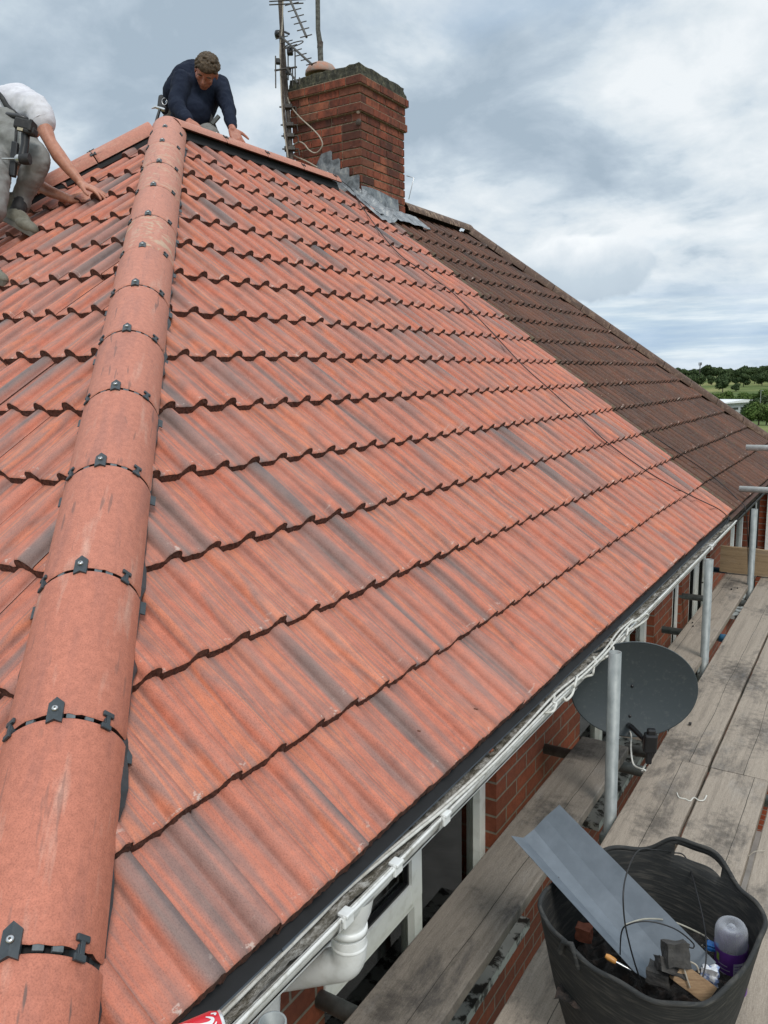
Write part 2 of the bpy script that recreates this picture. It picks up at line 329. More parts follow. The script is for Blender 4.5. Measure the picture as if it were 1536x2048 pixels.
UPVCD = simple('grubby white plastic', (.78,.78,.76), .45, var=.3, scale=26, bmp=.1, col2=(.42,.40,.35), thr=(.48,.72))
SILL = simple('mildewed sill', (.34,.36,.35), .6, scale=17, col2=(.02,.02,.018), thr=(.47,.56), bmp=.4)
BLACKP = simple('black plastic pipe', (.012,.012,.014), .4)
WHITEC = simple('white cable', (.62,.61,.57), .5, scale=40, col2=(.42,.40,.35), thr=(.45,.7))
BLACKC = simple('black cable', (.015,.015,.017), .5)
BEIGEC = simple('beige cable', (.42,.37,.30), .6, scale=40)
DARKM = simple('dark weathered metal', (.045,.045,.045), .6, .4, var=.4, scale=50, col2=(.10,.085,.07))
def gutter_dirt():
    m, nt, b = mat('gutter silt', (.1,.1,.08), .9); p = posc(nt); K = nt.links.new
    f = noise_(nt, mapv(nt, p, (1,.45,1)), 45, 7, .8); c = ramp(nt, [(.28, (.03,.026,.02)), (.40, (.12,.105,.08)), (.47, (.22,.20,.155)), (.53, (.45,.42,.37)), (.60, (.80,.79,.76))], f)
    big = noise_(nt, mapv(nt, p, (1,.6,1)), 5, 3); c2 = mix_(nt, ramp(nt, [(.50, (0,0,0)), (.62, (1,1,1))], big).outputs[0], c.outputs[0], ramp(nt, [(.35, (.2,.18,.14)), (.55, (.66,.65,.61))], f).outputs[0])
    K(c2, b.inputs['Base Color']); bump(nt, b, f, 1., .02); return m
SILT = gutter_dirt()
def glass_mat():
    m = bpy.data.materials.new('window glass'); m.use_nodes = True; nt = m.node_tree; nt.nodes.clear(); K = nt.links.new
    o = N(nt, 'ShaderNodeOutputMaterial'); mx = N(nt, 'ShaderNodeMixShader'); tr = N(nt, 'ShaderNodeBsdfTransparent', inp={0: (.75,.78,.76,1)})
    gl = N(nt, 'ShaderNodeBsdfGlossy', inp={'Roughness': .02}); fr = N(nt, 'ShaderNodeFresnel', inp={0: 1.38})
    K(fr.outputs[0], mx.inputs[0]); K(tr.outputs[0], mx.inputs[1]); K(gl.outputs[0], mx.inputs[2]); K(mx.outputs[0], o.inputs[0]); return m
GLASS = glass_mat()
CURT = simple('maroon curtain', (.48,.17,.16), .9, var=.4, scale=9)
GREENB = simple('green blind', (.30,.33,.27), .9, var=.3, scale=9)
def board_mat(name, a, b2, dark=.55, ax=1):
    m, nt, b = mat(name, a, .85, spec=.25); K = nt.links.new; p = attr(nt, 'tc'); q = posc(nt)
    s3 = (38, 1.1, 12)
    f = noise_(nt, mapv(nt, p, s3), 1.4, 4, .5, 0.)
    c = ramp(nt, [(.25, b2), (.5, a), (.75, tuple(min(1, x*1.12) for x in a))], f).outputs[0]
    fibre = noise_(nt, mapv(nt, p, (190, 14, 60)), 1.5, 4, .75); c = mix_(nt, 1., c, ramp(nt, [(.30, (.80,.79,.78)), (.5, (1,1,1)), (.72, (1.10,1.10,1.1))], fibre).outputs[0], 'MULTIPLY')
    speck = noise_(nt, q, 260, 3, .7); c = mix_(nt, 1., c, ramp(nt, [(.3, (.82,.81,.80)), (.5, (1,1,1)), (.7, (1.12,1.12,1.12))], speck).outputs[0], 'MULTIPLY')
    st = noise_(nt, mapv(nt, p, (5, 2.2, 1)), 1.3, 7, .74, .3); s = ramp(nt, [(.52, (0,0,0)), (.70, (1,1,1))], st)
    c = mix_(nt, math_(nt, 'MULTIPLY', s.outputs[0], dark), c, (.035,.034,.036))
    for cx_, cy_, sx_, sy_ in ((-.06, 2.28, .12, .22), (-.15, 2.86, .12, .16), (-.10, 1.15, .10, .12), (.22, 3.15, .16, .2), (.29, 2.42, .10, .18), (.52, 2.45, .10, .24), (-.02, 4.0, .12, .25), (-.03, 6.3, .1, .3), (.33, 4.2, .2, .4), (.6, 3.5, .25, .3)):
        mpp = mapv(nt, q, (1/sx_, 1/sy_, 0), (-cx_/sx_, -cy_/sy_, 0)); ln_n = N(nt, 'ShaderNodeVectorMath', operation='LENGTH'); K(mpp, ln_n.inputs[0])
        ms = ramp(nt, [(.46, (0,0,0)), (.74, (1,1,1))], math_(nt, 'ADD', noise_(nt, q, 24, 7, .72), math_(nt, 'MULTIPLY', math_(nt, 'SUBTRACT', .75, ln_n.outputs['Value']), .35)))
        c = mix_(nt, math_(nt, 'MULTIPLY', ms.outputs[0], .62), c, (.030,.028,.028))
    cement = ramp(nt, [(.55, (0,0,0)), (.75, (1,1,1))], noise_(nt, mapv(nt, p, (4, 1.5, 1), (9,3,1)), 2., 7, .75)); c = mix_(nt, math_(nt, 'MULTIPLY', cement.outputs[0], .30), c, (.36,.345,.33))
    rcs = N(nt, 'ShaderNodeSeparateXYZ'); K(attr(nt, 'rc'), rcs.inputs[0]); tcs_ = N(nt, 'ShaderNodeSeparateXYZ'); K(p, tcs_.inputs[0])
    wob = math_(nt, 'MULTIPLY', math_(nt, 'SUBTRACT', noise_(nt, mapv(nt, p, (0, 1, 0)), 1.6, 4, .5), .5), .030)
    dc_ = math_(nt, 'ABSOLUTE', math_(nt, 'SUBTRACT', math_(nt, 'SUBTRACT', tcs_.outputs[0], rcs.outputs[0]), wob))
    wd_ = math_(nt, 'MULTIPLY', noise_(nt, mapv(nt, p, (0, 1, 0), (0,5,0)), 3., 3, .6), .0026)
    c = mix_(nt, math_(nt, 'MULTIPLY', math_(nt, 'LESS_THAN', dc_, wd_), .8), c, (.02,.017,.014))
    pit = ramp(nt, [(.70, (0,0,0)), (.74, (1,1,1))], noise_(nt, q, 95, 3, .6)); c = mix_(nt, math_(nt, 'MULTIPLY', pit.outputs[0], .6), c, (.03,.027,.024))
    K(c, b.inputs['Base Color']); bump(nt, b, math_(nt, 'ADD', fibre, math_(nt, 'MULTIPLY', f, .8)), .55, .004); return m
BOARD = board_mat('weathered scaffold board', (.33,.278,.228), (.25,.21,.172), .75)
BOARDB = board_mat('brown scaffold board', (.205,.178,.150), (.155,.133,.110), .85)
FRESHB = board_mat('new scaffold board', (.33,.235,.14), (.22,.15,.09), .3)
# ------------------------------------------------------------------ the setting: ground and hills
import array
def ground_h(x, y):
    d = sqrt(x*x+y*y)
    h = -5.0 - 10.0*min(1, max(0, (d-40)/260))**1.2
    h += 9.0*min(1, max(0, (d-560)/380)) + 2.5*min(1, max(0, (d-1000)/1500))
    if d > 60: h += mn.noise(V((x*.004, y*.004, 1)))*2.6*min(1, (d-60)/300)
    return h
def ground_mat():
    m, nt, b = mat('grass', (.1,.15,.05), .95, spec=.1); p = posc(nt)
    f = noise_(nt, p, .012, 5, .6); g = noise_(nt, p, .9, 5, .7)
    c = ramp(nt, [(.36, (.055,.085,.028)), (.46, (.10,.135,.045)), (.54, (.17,.19,.07)), (.62, (.24,.23,.10)), (.7, (.12,.16,.05))], f)
    c2 = mix_(nt, .6, c.outputs[0], ramp(nt, [(.3, (.6,.6,.6)), (.7, (1.25,1.25,1.2))], g).outputs[0], 'MULTIPLY')
    nt.links.new(c2, b.inputs['Base Color']); bump(nt, b, g, .5, .2); return m
GRASS = ground_mat()
mb = MB(); rr = [0, 6, 14, 25, 40, 60, 90, 130, 180, 240, 320, 400, 480, 560, 660, 780, 900, 1050, 1200, 1400, 1600, 1800, 2100, 2600, 3400, 4600, 6500]; ns = 120
vs = [(0, 0, ground_h(0, 0))]
for r in rr[1:]:
    for j in range(ns): a_ = 2*pi*j/ns; x, y = r*cos(a_), r*sin(a_); vs.append((x, y, ground_h(x, y)))
fs = [(0, 1+j, 1+(j+1)%ns) for j in range(ns)]
for i in range(len(rr)-2): fs += [(1+i*ns+j, 1+i*ns+(j+1)%ns, 1+(i+1)*ns+(j+1)%ns, 1+(i+1)*ns+j) for j in range(ns)]
mb.add(vs, fs, 0, True); tag(mb.build('ground', GRASS), kind='structure')
mb = MB(); mb.box((-9, -6, -5.06), (6, 16, -4.97)); tag(mb.build('grey_bounce_slab', simple('neutral bounce grey', (.30,.29,.27), .9, scale=3, bmp=.2)), kind='structure')  # added grey slab, keeps green grass bounce off the white frames
# ------------------------------------------------------------------ roof geometry
PA = .6896; MH = 1.1061; GA = .30; UR = 4.25                      # front pitch, plan slope of the hip, gauge, ridge
XR, ZR = -UR*cos(PA), UR*sin(PA)
YV = 5.95                                                          # party line where new tiles meet old
YA = -XR*MH                                                        # apex
PL = atan2(sin(PA), MH*cos(PA))                                    # pitch of the side slope
def bump_h(t):
    q = abs(t-.765)/.205
    r = .0325*max(0, 1-q**2.3)**.62 if q < 1 else 0
    q2 = max(0, 1-abs(t-.765)/.275); return max(r, .0065*q2*1.0 if q2 > 0 else 0) - (.0012 if .05 < t < .24 or .36 < t < .46 else 0) + (.0012 if .27 < t < .33 else 0)
PT = [(t_, bump_h(t_)) for t_ in (0, .03, .14, .24, .27, .33, .36, .45, .50, .54, .562, .575, .59, .615, .645, .68, .72, .765, .81, .85, .885, .915, .94, .955, .968, .985, 1.)]
TS = [t_+k_ for k_ in (0, 1) for t_, h_ in (PT if k_ else PT[:-1])]
TH = [h_ for k_ in (0, 1) for t_, h_ in (PT if k_ else PT[:-1])]
def tile_course(mb, O, A, U, Nn, u0, ln, s0, s1, wid=.3024, seed=0, lift=.030, mi=(0, 1), rough=1., dens=15, sink=.009):
    n0 = math.floor(s0/wid); n1 = math.ceil(s1/wid); nx = len(TS)-1
    vrows = (0., .003, .012, .10, .22, ln)
    for i in range(n0, n1):
        q = random.Random(seed*1000+i); tid = q.random()*900
        dn = q.uniform(-.0018, .0018); du = q.uniform(-.004, .004)*rough; skew = q.uniform(-.003, .003)
        rc = (q.random(), q.random(), q.random()); vs = []; tcs = []
        for v in vrows:
            for j in range(nx+1):
                t = TS[j]; s = (i + t/2)*wid
                if j == nx: s -= .0012
                lf = lift*(1-v/ln); jag = 0
                if v < .02: jag = (mn.noise(V((s*60, tid, u0*9)))*.0022+mn.noise(V((s*200, tid, u0*9)))*.0014)*rough
                h = TH[j]*(1 if v < .25 else .9) + lf + dn + skew*(t/2-.5) - sink - (.0035 if v == 0 else (.0006 if v == .003 else 0))
                vs.append(O + A*s + U*(u0+v+du+jag) + Nn*h); tcs.append((s+tid, v, t))
        nr = len(vrows); w_ = nx+1
        mb.add(vs, [(r*w_+j, r*w_+j+1, (r+1)*w_+j+1, (r+1)*w_+j) for r in range(nr-1) for j in range(nx)], mi[0], True, tcs, rc)
        # broken lower edge, its own faces so that it shades sharp
        ev = []
        for lv in (0, 1, 2):
            for j in range(nx+1):
                p = vs[j] - Nn*((0, .015, .030)[lv] + mn.noise(V((TS[j]*22+tid, 7., u0)))*.003*(lv == 0)) + U*((.001, -.003, -.006)[lv] + (mn.noise(V((TS[j]*14+tid, lv*3., u0)))*.0035+mn.noise(V((TS[j]*40+tid, lv*5., u0)))*.0025)*rough)
                ev.append(p)
        ev += [vs[j] - Nn*.030 + U*.05 for j in range(nx+1)]
        mb.add(ev, [(r*w_+j, (r+1)*w_+j, (r+1)*w_+j+1, r*w_+j+1) for r in range(3) for j in range(nx)], mi[1], False)
        # side edge of the tile
        for jj in (0, nx):
            sv = [vs[r*w_+jj] for r in range(nr)]; sv2 = [p-Nn*.018 for p in sv]
            mb.add(sv+sv2, [(r, r+1, nr+r+1, nr+r) for r in range(nr-1)], mi[1])
def bis(bm, o0, co, no):
    g = bm.verts[:]+bm.edges[:]+bm.faces[:]
    bmesh.ops.bisect_plane(bm, geom=g, plane_co=V(co)-o0, plane_no=V(no), clear_outer=True)
A1 = V((0,1,0)); U1 = V((-cos(PA), 0, sin(PA))); N1 = V((sin(PA), 0, cos(PA)))
A2 = V((1,0,0)); U2 = V((0, cos(PL), sin(PL))); N2 = V((0, -sin(PL), cos(PL)))
GL = ZR/sin(PL)/UR*GA                                              # gauge along the side slope
house = empty('brick_house', (-3.3, 3., -5.), 'red brick house with new red tiled hipped roof being finished by two roofers', 'house')
nb = empty('brick_house', (-3.3, 8.5, -5.), 'adjoining brick house with old brown tiled roof and black gutter', 'house')
def deck(pts, name, m, parent, th=.03):
    mb = MB(); pts = [V(p) for p in pts]; n = (pts[1]-pts[0]).cross(pts[2]-pts[0]).normalized(); k = len(pts)
    if n.z < 0: n = -n
    mb.add(pts+[p-n*th for p in pts], [tuple(range(k)), tuple(range(k, 2*k))[::-1]]+[(i, (i+1)%k, k+(i+1)%k, k+i) for i in range(k)])
    return mb.build(name, m, parent)
apex = V((XR, YA, ZR)); hz = 2*XR
Hh = V((-1, MH, tan(PA))).normalized()
# front slope
mb = MB()
for k in range(14):
    u0 = k*GA + (.014 if k == 0 else 0); y0 = u0*cos(PA)*MH + .02
    tile_course(mb, V((0,0,0)), A1, U1, N1, u0, GA+.035 if k < 13 else .335, y0-.30, YV, seed=k+1, wid=.3024)
hn = V((-MH, -1, 0)).normalized()                                  # vertical plane through the hip, normal to the front-left
def pf(bm, o0): bis(bm, o0, (0,0,0), hn*1.); bis(bm, o0, (0, YV, 0), (0,1,0))
roof = mb.build('roof_slope', [TILE, EDGE], house, fix=False, post=pf)
roof['label'] = 'front slope of new red concrete tiles'
# side slope
mb = MB()
for k in range(14):
    u0 = k*GL; x1 = -k*GA*cos(PA) - .02
    tile_course(mb, V((0,0,0)), A2, U2, N2, u0, GL+.035 if k < 13 else GL, max(hz-x1-.4, -6.6), x1+.30, seed=k+51, wid=.3024)
def pf2(bm, o0): bis(bm, o0, (0,0,0), -hn*1.); bis(bm, o0, (hz,0,0), V((-MH, 1, 0)).normalized())
roof2 = mb.build('roof_slope', [TILE, EDGE], house, fix=False, post=pf2)
roof2['label'] = 'side slope of new red concrete tiles'
e = -.03
dk = MB(); 
P = [V((.0,-.0,e)), V((0,YV,e)), V((XR,YV,ZR+e)), V((XR,YA,ZR+e)), V((hz,0,e)), V((hz,YV,e))]
dk.add(P, [(0,1,2,3), (0,3,4), (4,3,2,5)]); dk.build('underlay_light_block', DECK, house)  # black planes added beneath the tiles to block light
# back slope, plain courses
mb = MB()
for k in range(14):
    u0 = k*GA
    a_ = V((hz-.0+u0*cos(PA), u0*cos(PA)*MH, u0*sin(PA)+.02)); b_ = V((a_.x, YV, a_.z)); c_ = V((hz+(u0+GA)*cos(PA), YV, (u0+GA)*sin(PA)+.0)); d_ = V((c_.x, (u0+GA)*cos(PA)*MH, c_.z))
    mb.add([a_, b_, c_, d_], [(3,2,1,0)], 0)
mb.build('roof_slope', [TILE], house)
# old brown roof next door
YB = 8.10; MB2 = .744; YE = YB - XR*MB2
mb = MB()
for k in range(14):
    u0 = k*GA; tile_course(mb, V((0,0,0)), A1, U1, N1, u0+.01, GA+.035 if k < 13 else .30, YV-.30, YE - u0*cos(PA)*MB2+.35, seed=k+101, mi=(0,1), dens=13, sink=.021)
hb = V((MB2, 1, 0)).normalized()
# plane through (0,YE) and (XR,YB): direction (XR, -( -XR)*MB2)
hb = V((-MB2, 1, 0)).normalized()
def pf3(bm, o0): bis(bm, o0, (0, YE, 0), hb); 
bro = mb.build('roof_slope', [BTILE, BEDGE], nb, fix=False, post=pf3); bro['label'] = 'front slope of old brown tiles'
dk = MB(); e = -.045
P = [V((0,YV,e)), V((0,YE,e)), V((XR,YB,ZR+e)), V((XR,YV,ZR+e)), V((hz,YE,e)), V((hz,YV,e))]
dk.add(P, [(0,1,2,3), (1,4,2), (4,5,3,2)]); dk.build('roof_slope', BTILE, nb)
# ------------------------------------------------------------------ half round hip and ridge tiles with clips
def half_tile(a, b, up, name, m, parent, r=.118, arc=84, th=.014, seed=0, edgem=None, rc=None, taper=.0):
    a = V(a); b = V(b); d = (b-a).normalized(); up = (V(up)-d*V(up).dot(d)).normalized(); sd = d.cross(up)
    ln = (b-a).length; mb = MB(); ns = 28; q = random.Random(seed+777)
    rc = rc or (q.random(), q.random()**2, 0.); tid = q.random()*50
    def ring(l, rad, jag=0):
        out = []
        for j in range(ns+1):
            th_ = radians(-arc+2*arc*j/ns); jg = (mn.noise(V((j*.8, tid, 0)))*.0035+mn.noise(V((j*2.9, tid, 4)))*.002)*jag
            out.append(a + d*(l+jg) + (up*cos(th_)+sd*sin(th_))*(rad*(1-taper*l/ln)))
        return out
    ls = [0, .004, .02, ln*.35, ln*.7, ln-.012, ln-.003, ln]
    vs = []; tcs = []
    for i, l in enumerate(ls):
        rd = r-(.003 if i in (0, len(ls)-1) else 0)
        vs += ring(l, rd, 1 if i < 2 else 0); tcs += [(radians(2*arc*j/ns)*r+tid, l+tid, tid) for j in range(ns+1)]
    w_ = ns+1
    mb.add(vs, [(i*w_+j, i*w_+j+1, (i+1)*w_+j+1, (i+1)*w_+j) for i in range(len(ls)-1) for j in range(ns)], 0, True, tcs, rc)
    for l, o_ in ((0, vs[:w_]), (ln, vs[-w_:])):
        iv = ring(l+(.003 if l == 0 else -.003), r-th, .5)
        mb.add(o_+iv, [(j, j+1, w_+j+1, w_+j) for j in range(ns)], 1)
    i1 = ring(.003, r-th); i2 = ring(ln-.003, r-th)
    mb.add(i1+i2, [(j, j+1, w_+j+1, w_+j) for j in range(ns)], 1, True)
    for j in (0, ns):
        o1 = [vs[i*w_+j] for i in range(len(ls))]; mid = [i1[j], i2[j]]
        mb.add([o1[0], o1[-1], mid[1], mid[0]], [(0,1,2,3)], 1)
    return mb.build(name, [m, edgem or EDGE], parent), (a, d, up, sd)
def clips(a, d, up, sd, parent, r=.118, cap=True, side=True, seed=0, small=1.):
    "centre cap with screw, two H clips and edge tabs where a tile ends at point a"
    q = random.Random(seed+5)
    def fr(th):
        c, s_ = cos(radians(th)), sin(radians(th)); return up*c+sd*s_, sd*c-up*s_
    if cap:
        n_, t_ = fr(q.uniform(-3, 1)); mb = MB(); o = a + n_*(r+.002) + d*.004
        for sx in (-1, 1):    # folded cap: two facets meeting along the middle
            P = [o-d*.022-n_*.004, o+d*.028-n_*.001, o+d*.017+t_*sx*.0145-n_*.003, o-d*.028+t_*sx*.0145-n_*.004]
            P0 = [p+n_*.006 for p in P]; P0[0] = P0[0]+n_*.003; P0[1] = P0[1]+n_*.003; Q = [p-n_*.004 for p in P]
            mb.add(P0+Q, [(0,1,2,3), (4,7,6,5), (0,4,5,1), (1,5,6,2), (2,6,7,3), (3,7,4,0)])
        c = mb.build('ridge_clip', CLIP, parent)
        mb = MB(); mb.lathe([(0, .0115), (.0025, .0115), (.0055, .0110), (.0065, .008), (.006, .004)], o+n_*.0, 16, n_)
        mb.lathe([(0, .0118), (.0022, .0118), (.0023, .0105)], o, 8, n_, 1)
        mb.build('screw', [STEEL, DARKM], c)
    if side:
        for th in (-50, 49):
            n_, t_ = fr(th+q.uniform(-3, 3)); mb = MB(); o = a+n_*(r+.0035)
            mb.cbox(o-d*.0, (.009, .040, .005), (t_, d, n_), .001); mb.cbox(o+d*.015+n_*.000, (.025, .011, .006), (t_, d, n_), .0015)
            mb.cbox(o-d*.015-t_*.003+n_*.000, (.023, .011, .006), (t_, d, n_), .0015); mb.cbox(o-d*.003-n_*.014, (.013, .018, .028), (t_, d, n_), .001)
            mb.build('ridge_clip', CLIP, parent)
        for th in (-24, 17, 31):           # teeth of the seal in the open joint
            n_, t_ = fr(th+q.uniform(-3, 3)); mb = MB(); mb.cbox(a+n_*(r-.008)-d*.003, (.017, .011, .008), (t_, d, n_), .001)
            mb.build('seal_tooth', CLIPG, parent)
STEP = .4325
tdir = V((-1, MH, tan(PA))); tl = tdir.length
def hp(t): return tdir*t
uph = V((0,0,1)); uph = (uph-Hh*uph.dot(Hh)).normalized()
OFF = -.022
NT = 13
TJ = [.171, .423, .668, .921, 1.164, 1.408, 1.648, 1.890, 2.139, 2.409, 2.669, 2.933, 3.138, 3.33]
for j in range(-1, NT):
    t0 = TJ[j] if j >= 0 else TJ[0]-STEP/tl; t1 = TJ[j+1]
    if j == NT-1: t1 = 3.33
    a_ = hp(t0)+uph*OFF; b_ = hp(t1)-Hh*(.009+.004*random.Random(j+3).random())+uph*(OFF+random.Random(j+9).uniform(-.003,.003))
    q = random.Random(j+31); rcv = (min(1, max(0, .085*j+.10*q.random()-.05)), q.random()*.6, 0.)
    if j == 7: rcv = (.7, .1, .85)
    if j in (9, 10): rcv = (.8, .1, .55)
    if j == -1: rcv = (.0, 1., 0.)
    o, (a0, d_, u_, s_) = half_tile(a_, b_, uph, 'hip_tile', RIDGE, house, seed=j, rc=rcv)
    if j == -1: o['label'] = 'orange hip tile with long dark scratches'
    if j >= 0: clips(a_, d_, u_, s_, o, seed=j)
mb = MB(); 
o, _ = half_tile(hp(-.0)+uph*(OFF-.016)-Hh*.3, hp(3.2)+uph*(OFF-.016), uph, 'dry_hip_roll', DECK, house, r=.112, arc=80)
# ragged flashing skirt of the roll peeping out under the hip tiles
mb = MB(); q = random.Random(3)
for side, n_, dv in ((1, N1, V((0,1,0))), (-1, N2, V((-1,0,0)))):
    t = -.12
    pts = []
    while t < 3.2:
        hgt = .016+.010*q.random(); c0 = hp(t)+n_*(.026+.012*abs(sin(t*21)))
        w0 = .140+.006*q.random() if side > 0 else .138+.006*q.random()
        out = Hh.cross(n_)*(-1 if side > 0 else 1)
        if out.dot(dv) < 0: out = -out
        pts.append((c0+out*.08+n_*.03, c0+out*(w0*.80 + (.008 if q.random() < .18 else 0)))); t += .022
    vs = [p for pr_ in pts for p in pr_]
    mb.add(vs, [(2*i, 2*i+1, 2*i+3, 2*i+2) for i in range(len(pts)-1)], 0)
    for j in range(0, NT):
        t0 = TJ[j] - .012; c0 = hp(t0)+n_*.032; out = Hh.cross(n_)
        if out.dot(dv) < 0: out = -out
        mb.cbox(c0+out*.119, (.018, .040, .003), (out, Hh, n_), .0, 0)
mb.build('hip_flashing', CLIP, house)
# ridge from the apex to the chimney
RR = .112
y = YA+.02; j = 0
while y < 5.46:
    y1 = min(y+.45, 5.52); b_ = V((XR, y1-.007, ZR+.095-RR+.012)); a_ = V((XR, y, ZR+.095-RR+.012))
    o, (a0, d_, u_, s_) = half_tile(a_, b_, (0,0,1), 'ridge_tile', RIDGE, house, r=RR, arc=72, seed=j+40, rc=(.9, .2, .1))
    if j: clips(a_, d_, u_, s_, o, r=RR, seed=j+60)
    y += .45; j += 1
mb = MB()  # dark ridge roll in the gap under the ridge tiles
mb.ext([(-.085,-.05), (-.06,.02), (0,.05), (.06,.02), (.085,-.05)], ((1,0,0), (0,0,1), (0,1,0)), (XR, 0, ZR+.015), YA, 5.5); mb.build('ridge_roll', DECK, house)
# far hip going down behind
H3 = V((-1, -MH, -tan(PA))).normalized(); up3 = V((0,0,1)); up3 = (up3-H3*up3.dot(H3)).normalized()
t = .05; j = 0
while t < 3.1:
    a_ = apex+H3*(t*tl)+up3*(.098-.118+.02); b_ = apex+H3*(t*tl+STEP-.007)+up3*(.098-.118+.02)
    o, (a0, d_, u_, s_) = half_tile(b_, a_, up3, 'hip_tile', RIDGE, house, seed=j+80, rc=(.75, .15, .1))
    clips(b_, d_, u_, s_, o, seed=j+90, cap=(j % 2 == 0)); t += STEP/tl; j += 1
half_tile(apex+H3*5.2+up3*(-.045), apex+H3*.05+up3*(-.045), up3, 'dry_hip_roll', DECK, house, r=.118, arc=80)
# ridge and hip of the old roof
y = 6.66; j = 0
while y < YB-.05:
    o, _ = half_tile(V((XR, y, ZR+.085-RR)), V((XR, min(y+.44, YB+.05), ZR+.085-RR)), (0,0,1), 'ridge_tile', BRIDGE, nb, r=RR, seed=j+200, edgem=BEDGE, rc=(.8, .5, .5)); y += .445; j += 1
P0 = V((XR, YB, ZR)); P1 = V((0, YE, 0)); dh = (P1-P0).normalized(); ln = (P1-P0).length; l = 0
up4 = V((0,0,1)); up4 = (up4-dh*up4.dot(dh)).normalized()
while l < ln:
    half_tile(P0+dh*(l+.40)+up4*(-.028), P0+dh*l+up4*(-.028), up4, 'hip_tile', BRIDGE, nb, r=.112, seed=j+200, edgem=BEDGE, rc=(.3, .5, .15)); l += .405; j += 1
# ------------------------------------------------------------------ chimney
CX1, CX0, CY0, CY1 = -3.18, -3.935, 5.83, 6.60
chim = MB(); HB = .0745; ztop = 3.685; q = random.Random(5)
proj_ = {0: .036, 1: .010, 2: .010, 3: .024}
nC = 17
for c in range(nC):
    z1 = ztop-c*HB; z0 = z1-HB; pr_ = proj_.get(c, 0.); 
    x0, x1, y0, y1 = CX0-pr_, CX1+pr_, CY0-pr_, CY1+pr_
    for face in range(4):
        lo, hi, (ax, ay) = ((x0, x1, (1, 0)), (y0, y1, (0, 1)), (x0, x1, (1, 0)), (y0, y1, (0, 1)))[face]
        s = lo; first = (.1025 if (c+face) % 2 else .215)
        ln_ = first
        while s < hi-.02:
            e_ = min(s+ln_, hi)
            if hi-e_ < .05: e_ = hi
            g_ = .0045; d_ = .02
            a_, b2 = s+(0 if s == lo else g_), e_-(0 if e_ == hi else g_)
            if face % 2 == 0:
                yy = y0 if face == 0 else y1; cc = ((a_+b2)/2, yy+(d_/2 if face == 0 else -d_/2), (z0+z1)/2); sz = (b2-a_, d_, HB-.009)
            else:
                xx = x1 if face == 1 else x0; cc = (xx+(-d_/2 if face == 1 else d_/2), (a_+b2)/2, (z0+z1)/2); sz = (d_, b2-a_-(.044), HB-.009)
                if s > lo and e_ < hi: sz = (d_, b2-a_, HB-.009)
                elif s == lo: cc = (cc[0], (a_+.0225+b2)/2, cc[2]); sz = (d_, b2-a_-.0225, HB-.009)
                else: cc = (cc[0], (a_+b2-.0225)/2, cc[2]); sz = (d_, b2-a_-.0225, HB-.009)
            top = max(0, 1-c/7.)
            edge_ = 1. if (face == 0 and e_ == hi) or (face == 1 and s == lo) else 0.
            off = q.uniform(-.0018, .0018); cc = (cc[0]+(off if face % 2 else 0), cc[1]+(0 if face % 2 else off), cc[2]+q.uniform(-.001, .001))
            chim.cbox((cc[0], cc[1], cc[2]), (sz[0], sz[1], sz[2]-.003), None, .003, 0, (q.random()**.8, .35*top+.8*edge_+q.random()*.3, 0))
            s = e_; ln_ = .225 if not (face+c) % 3 == 5 else .11
            if q.random() < .08: ln_ = .1125
core = .009
for c in range(nC):
    pr_ = proj_.get(c, 0.); z1 = ztop-c*HB
    chim.box((CX0-pr_+core, CY0-pr_+core, z1-HB+.0004*c), (CX1+pr_-core, CY1+pr_-core, z1+.0004*c), 1)
chimney = chim.build('chimney', [CBRICK, MORTAR], house)
# weathered cement cap
def cap_fn():
    bm = bmesh.new(); bmesh.ops.create_cube(bm, size=1)
    bmesh.ops.subdivide_edges(bm, edges=bm.edges[:], cuts=14, use_grid_fill=True)
    for v in bm.verts:
        x, y, z = v.co; tz = z+.5
        px_ = (CX0+CX1)/2 + x*(CX1-CX0+.035-.03*tz); py_ = (CY0+CY1)/2 + y*(CY1-CY0+.035-.03*tz)
        pz = ztop+.0005 + tz*(.100 + .035*max(0, 1-(2*max(abs(x), abs(y)))**4)) 
        n_ = mn.noise(V((px_*14, py_*14, pz*14)))*.008 + mn.noise(V((px_*45, py_*45, pz*45)))*.006
        if tz > .02: pz += n_*1.2
        px_ += n_*(1 if x > 0 else -1)*(abs(x) > .49); py_ += n_*(1 if y > 0 else -1)*(abs(y) > .49)
        v.co = (px_, py_, pz)
    mb = MB(); bm.verts.index_update(); mb.add([v.co.copy() for v in bm.verts], [tuple(v.index for v in f.verts) for f in bm.faces], 0, True); bm.free()
    return mb.build('flaunching', MOSS, chimney)
cap_fn()
pc = V((-3.78, 6.10, 3.79))
mb = MB(); mb.lathe([(.105, -.02), (.10, .10), (.092, .105), (.088, .0)], pc, 28); pot = mb.build('chimney_pot', BUFF, chimney)
mb = MB(); mb.lathe([(.080, .105), (.148, .085), (.152, .095), (.146, .125), (.118, .165), (.07, .19), (.0, .196)], pc, 28); mb.build('pot_cowl', TERRA, chimney)
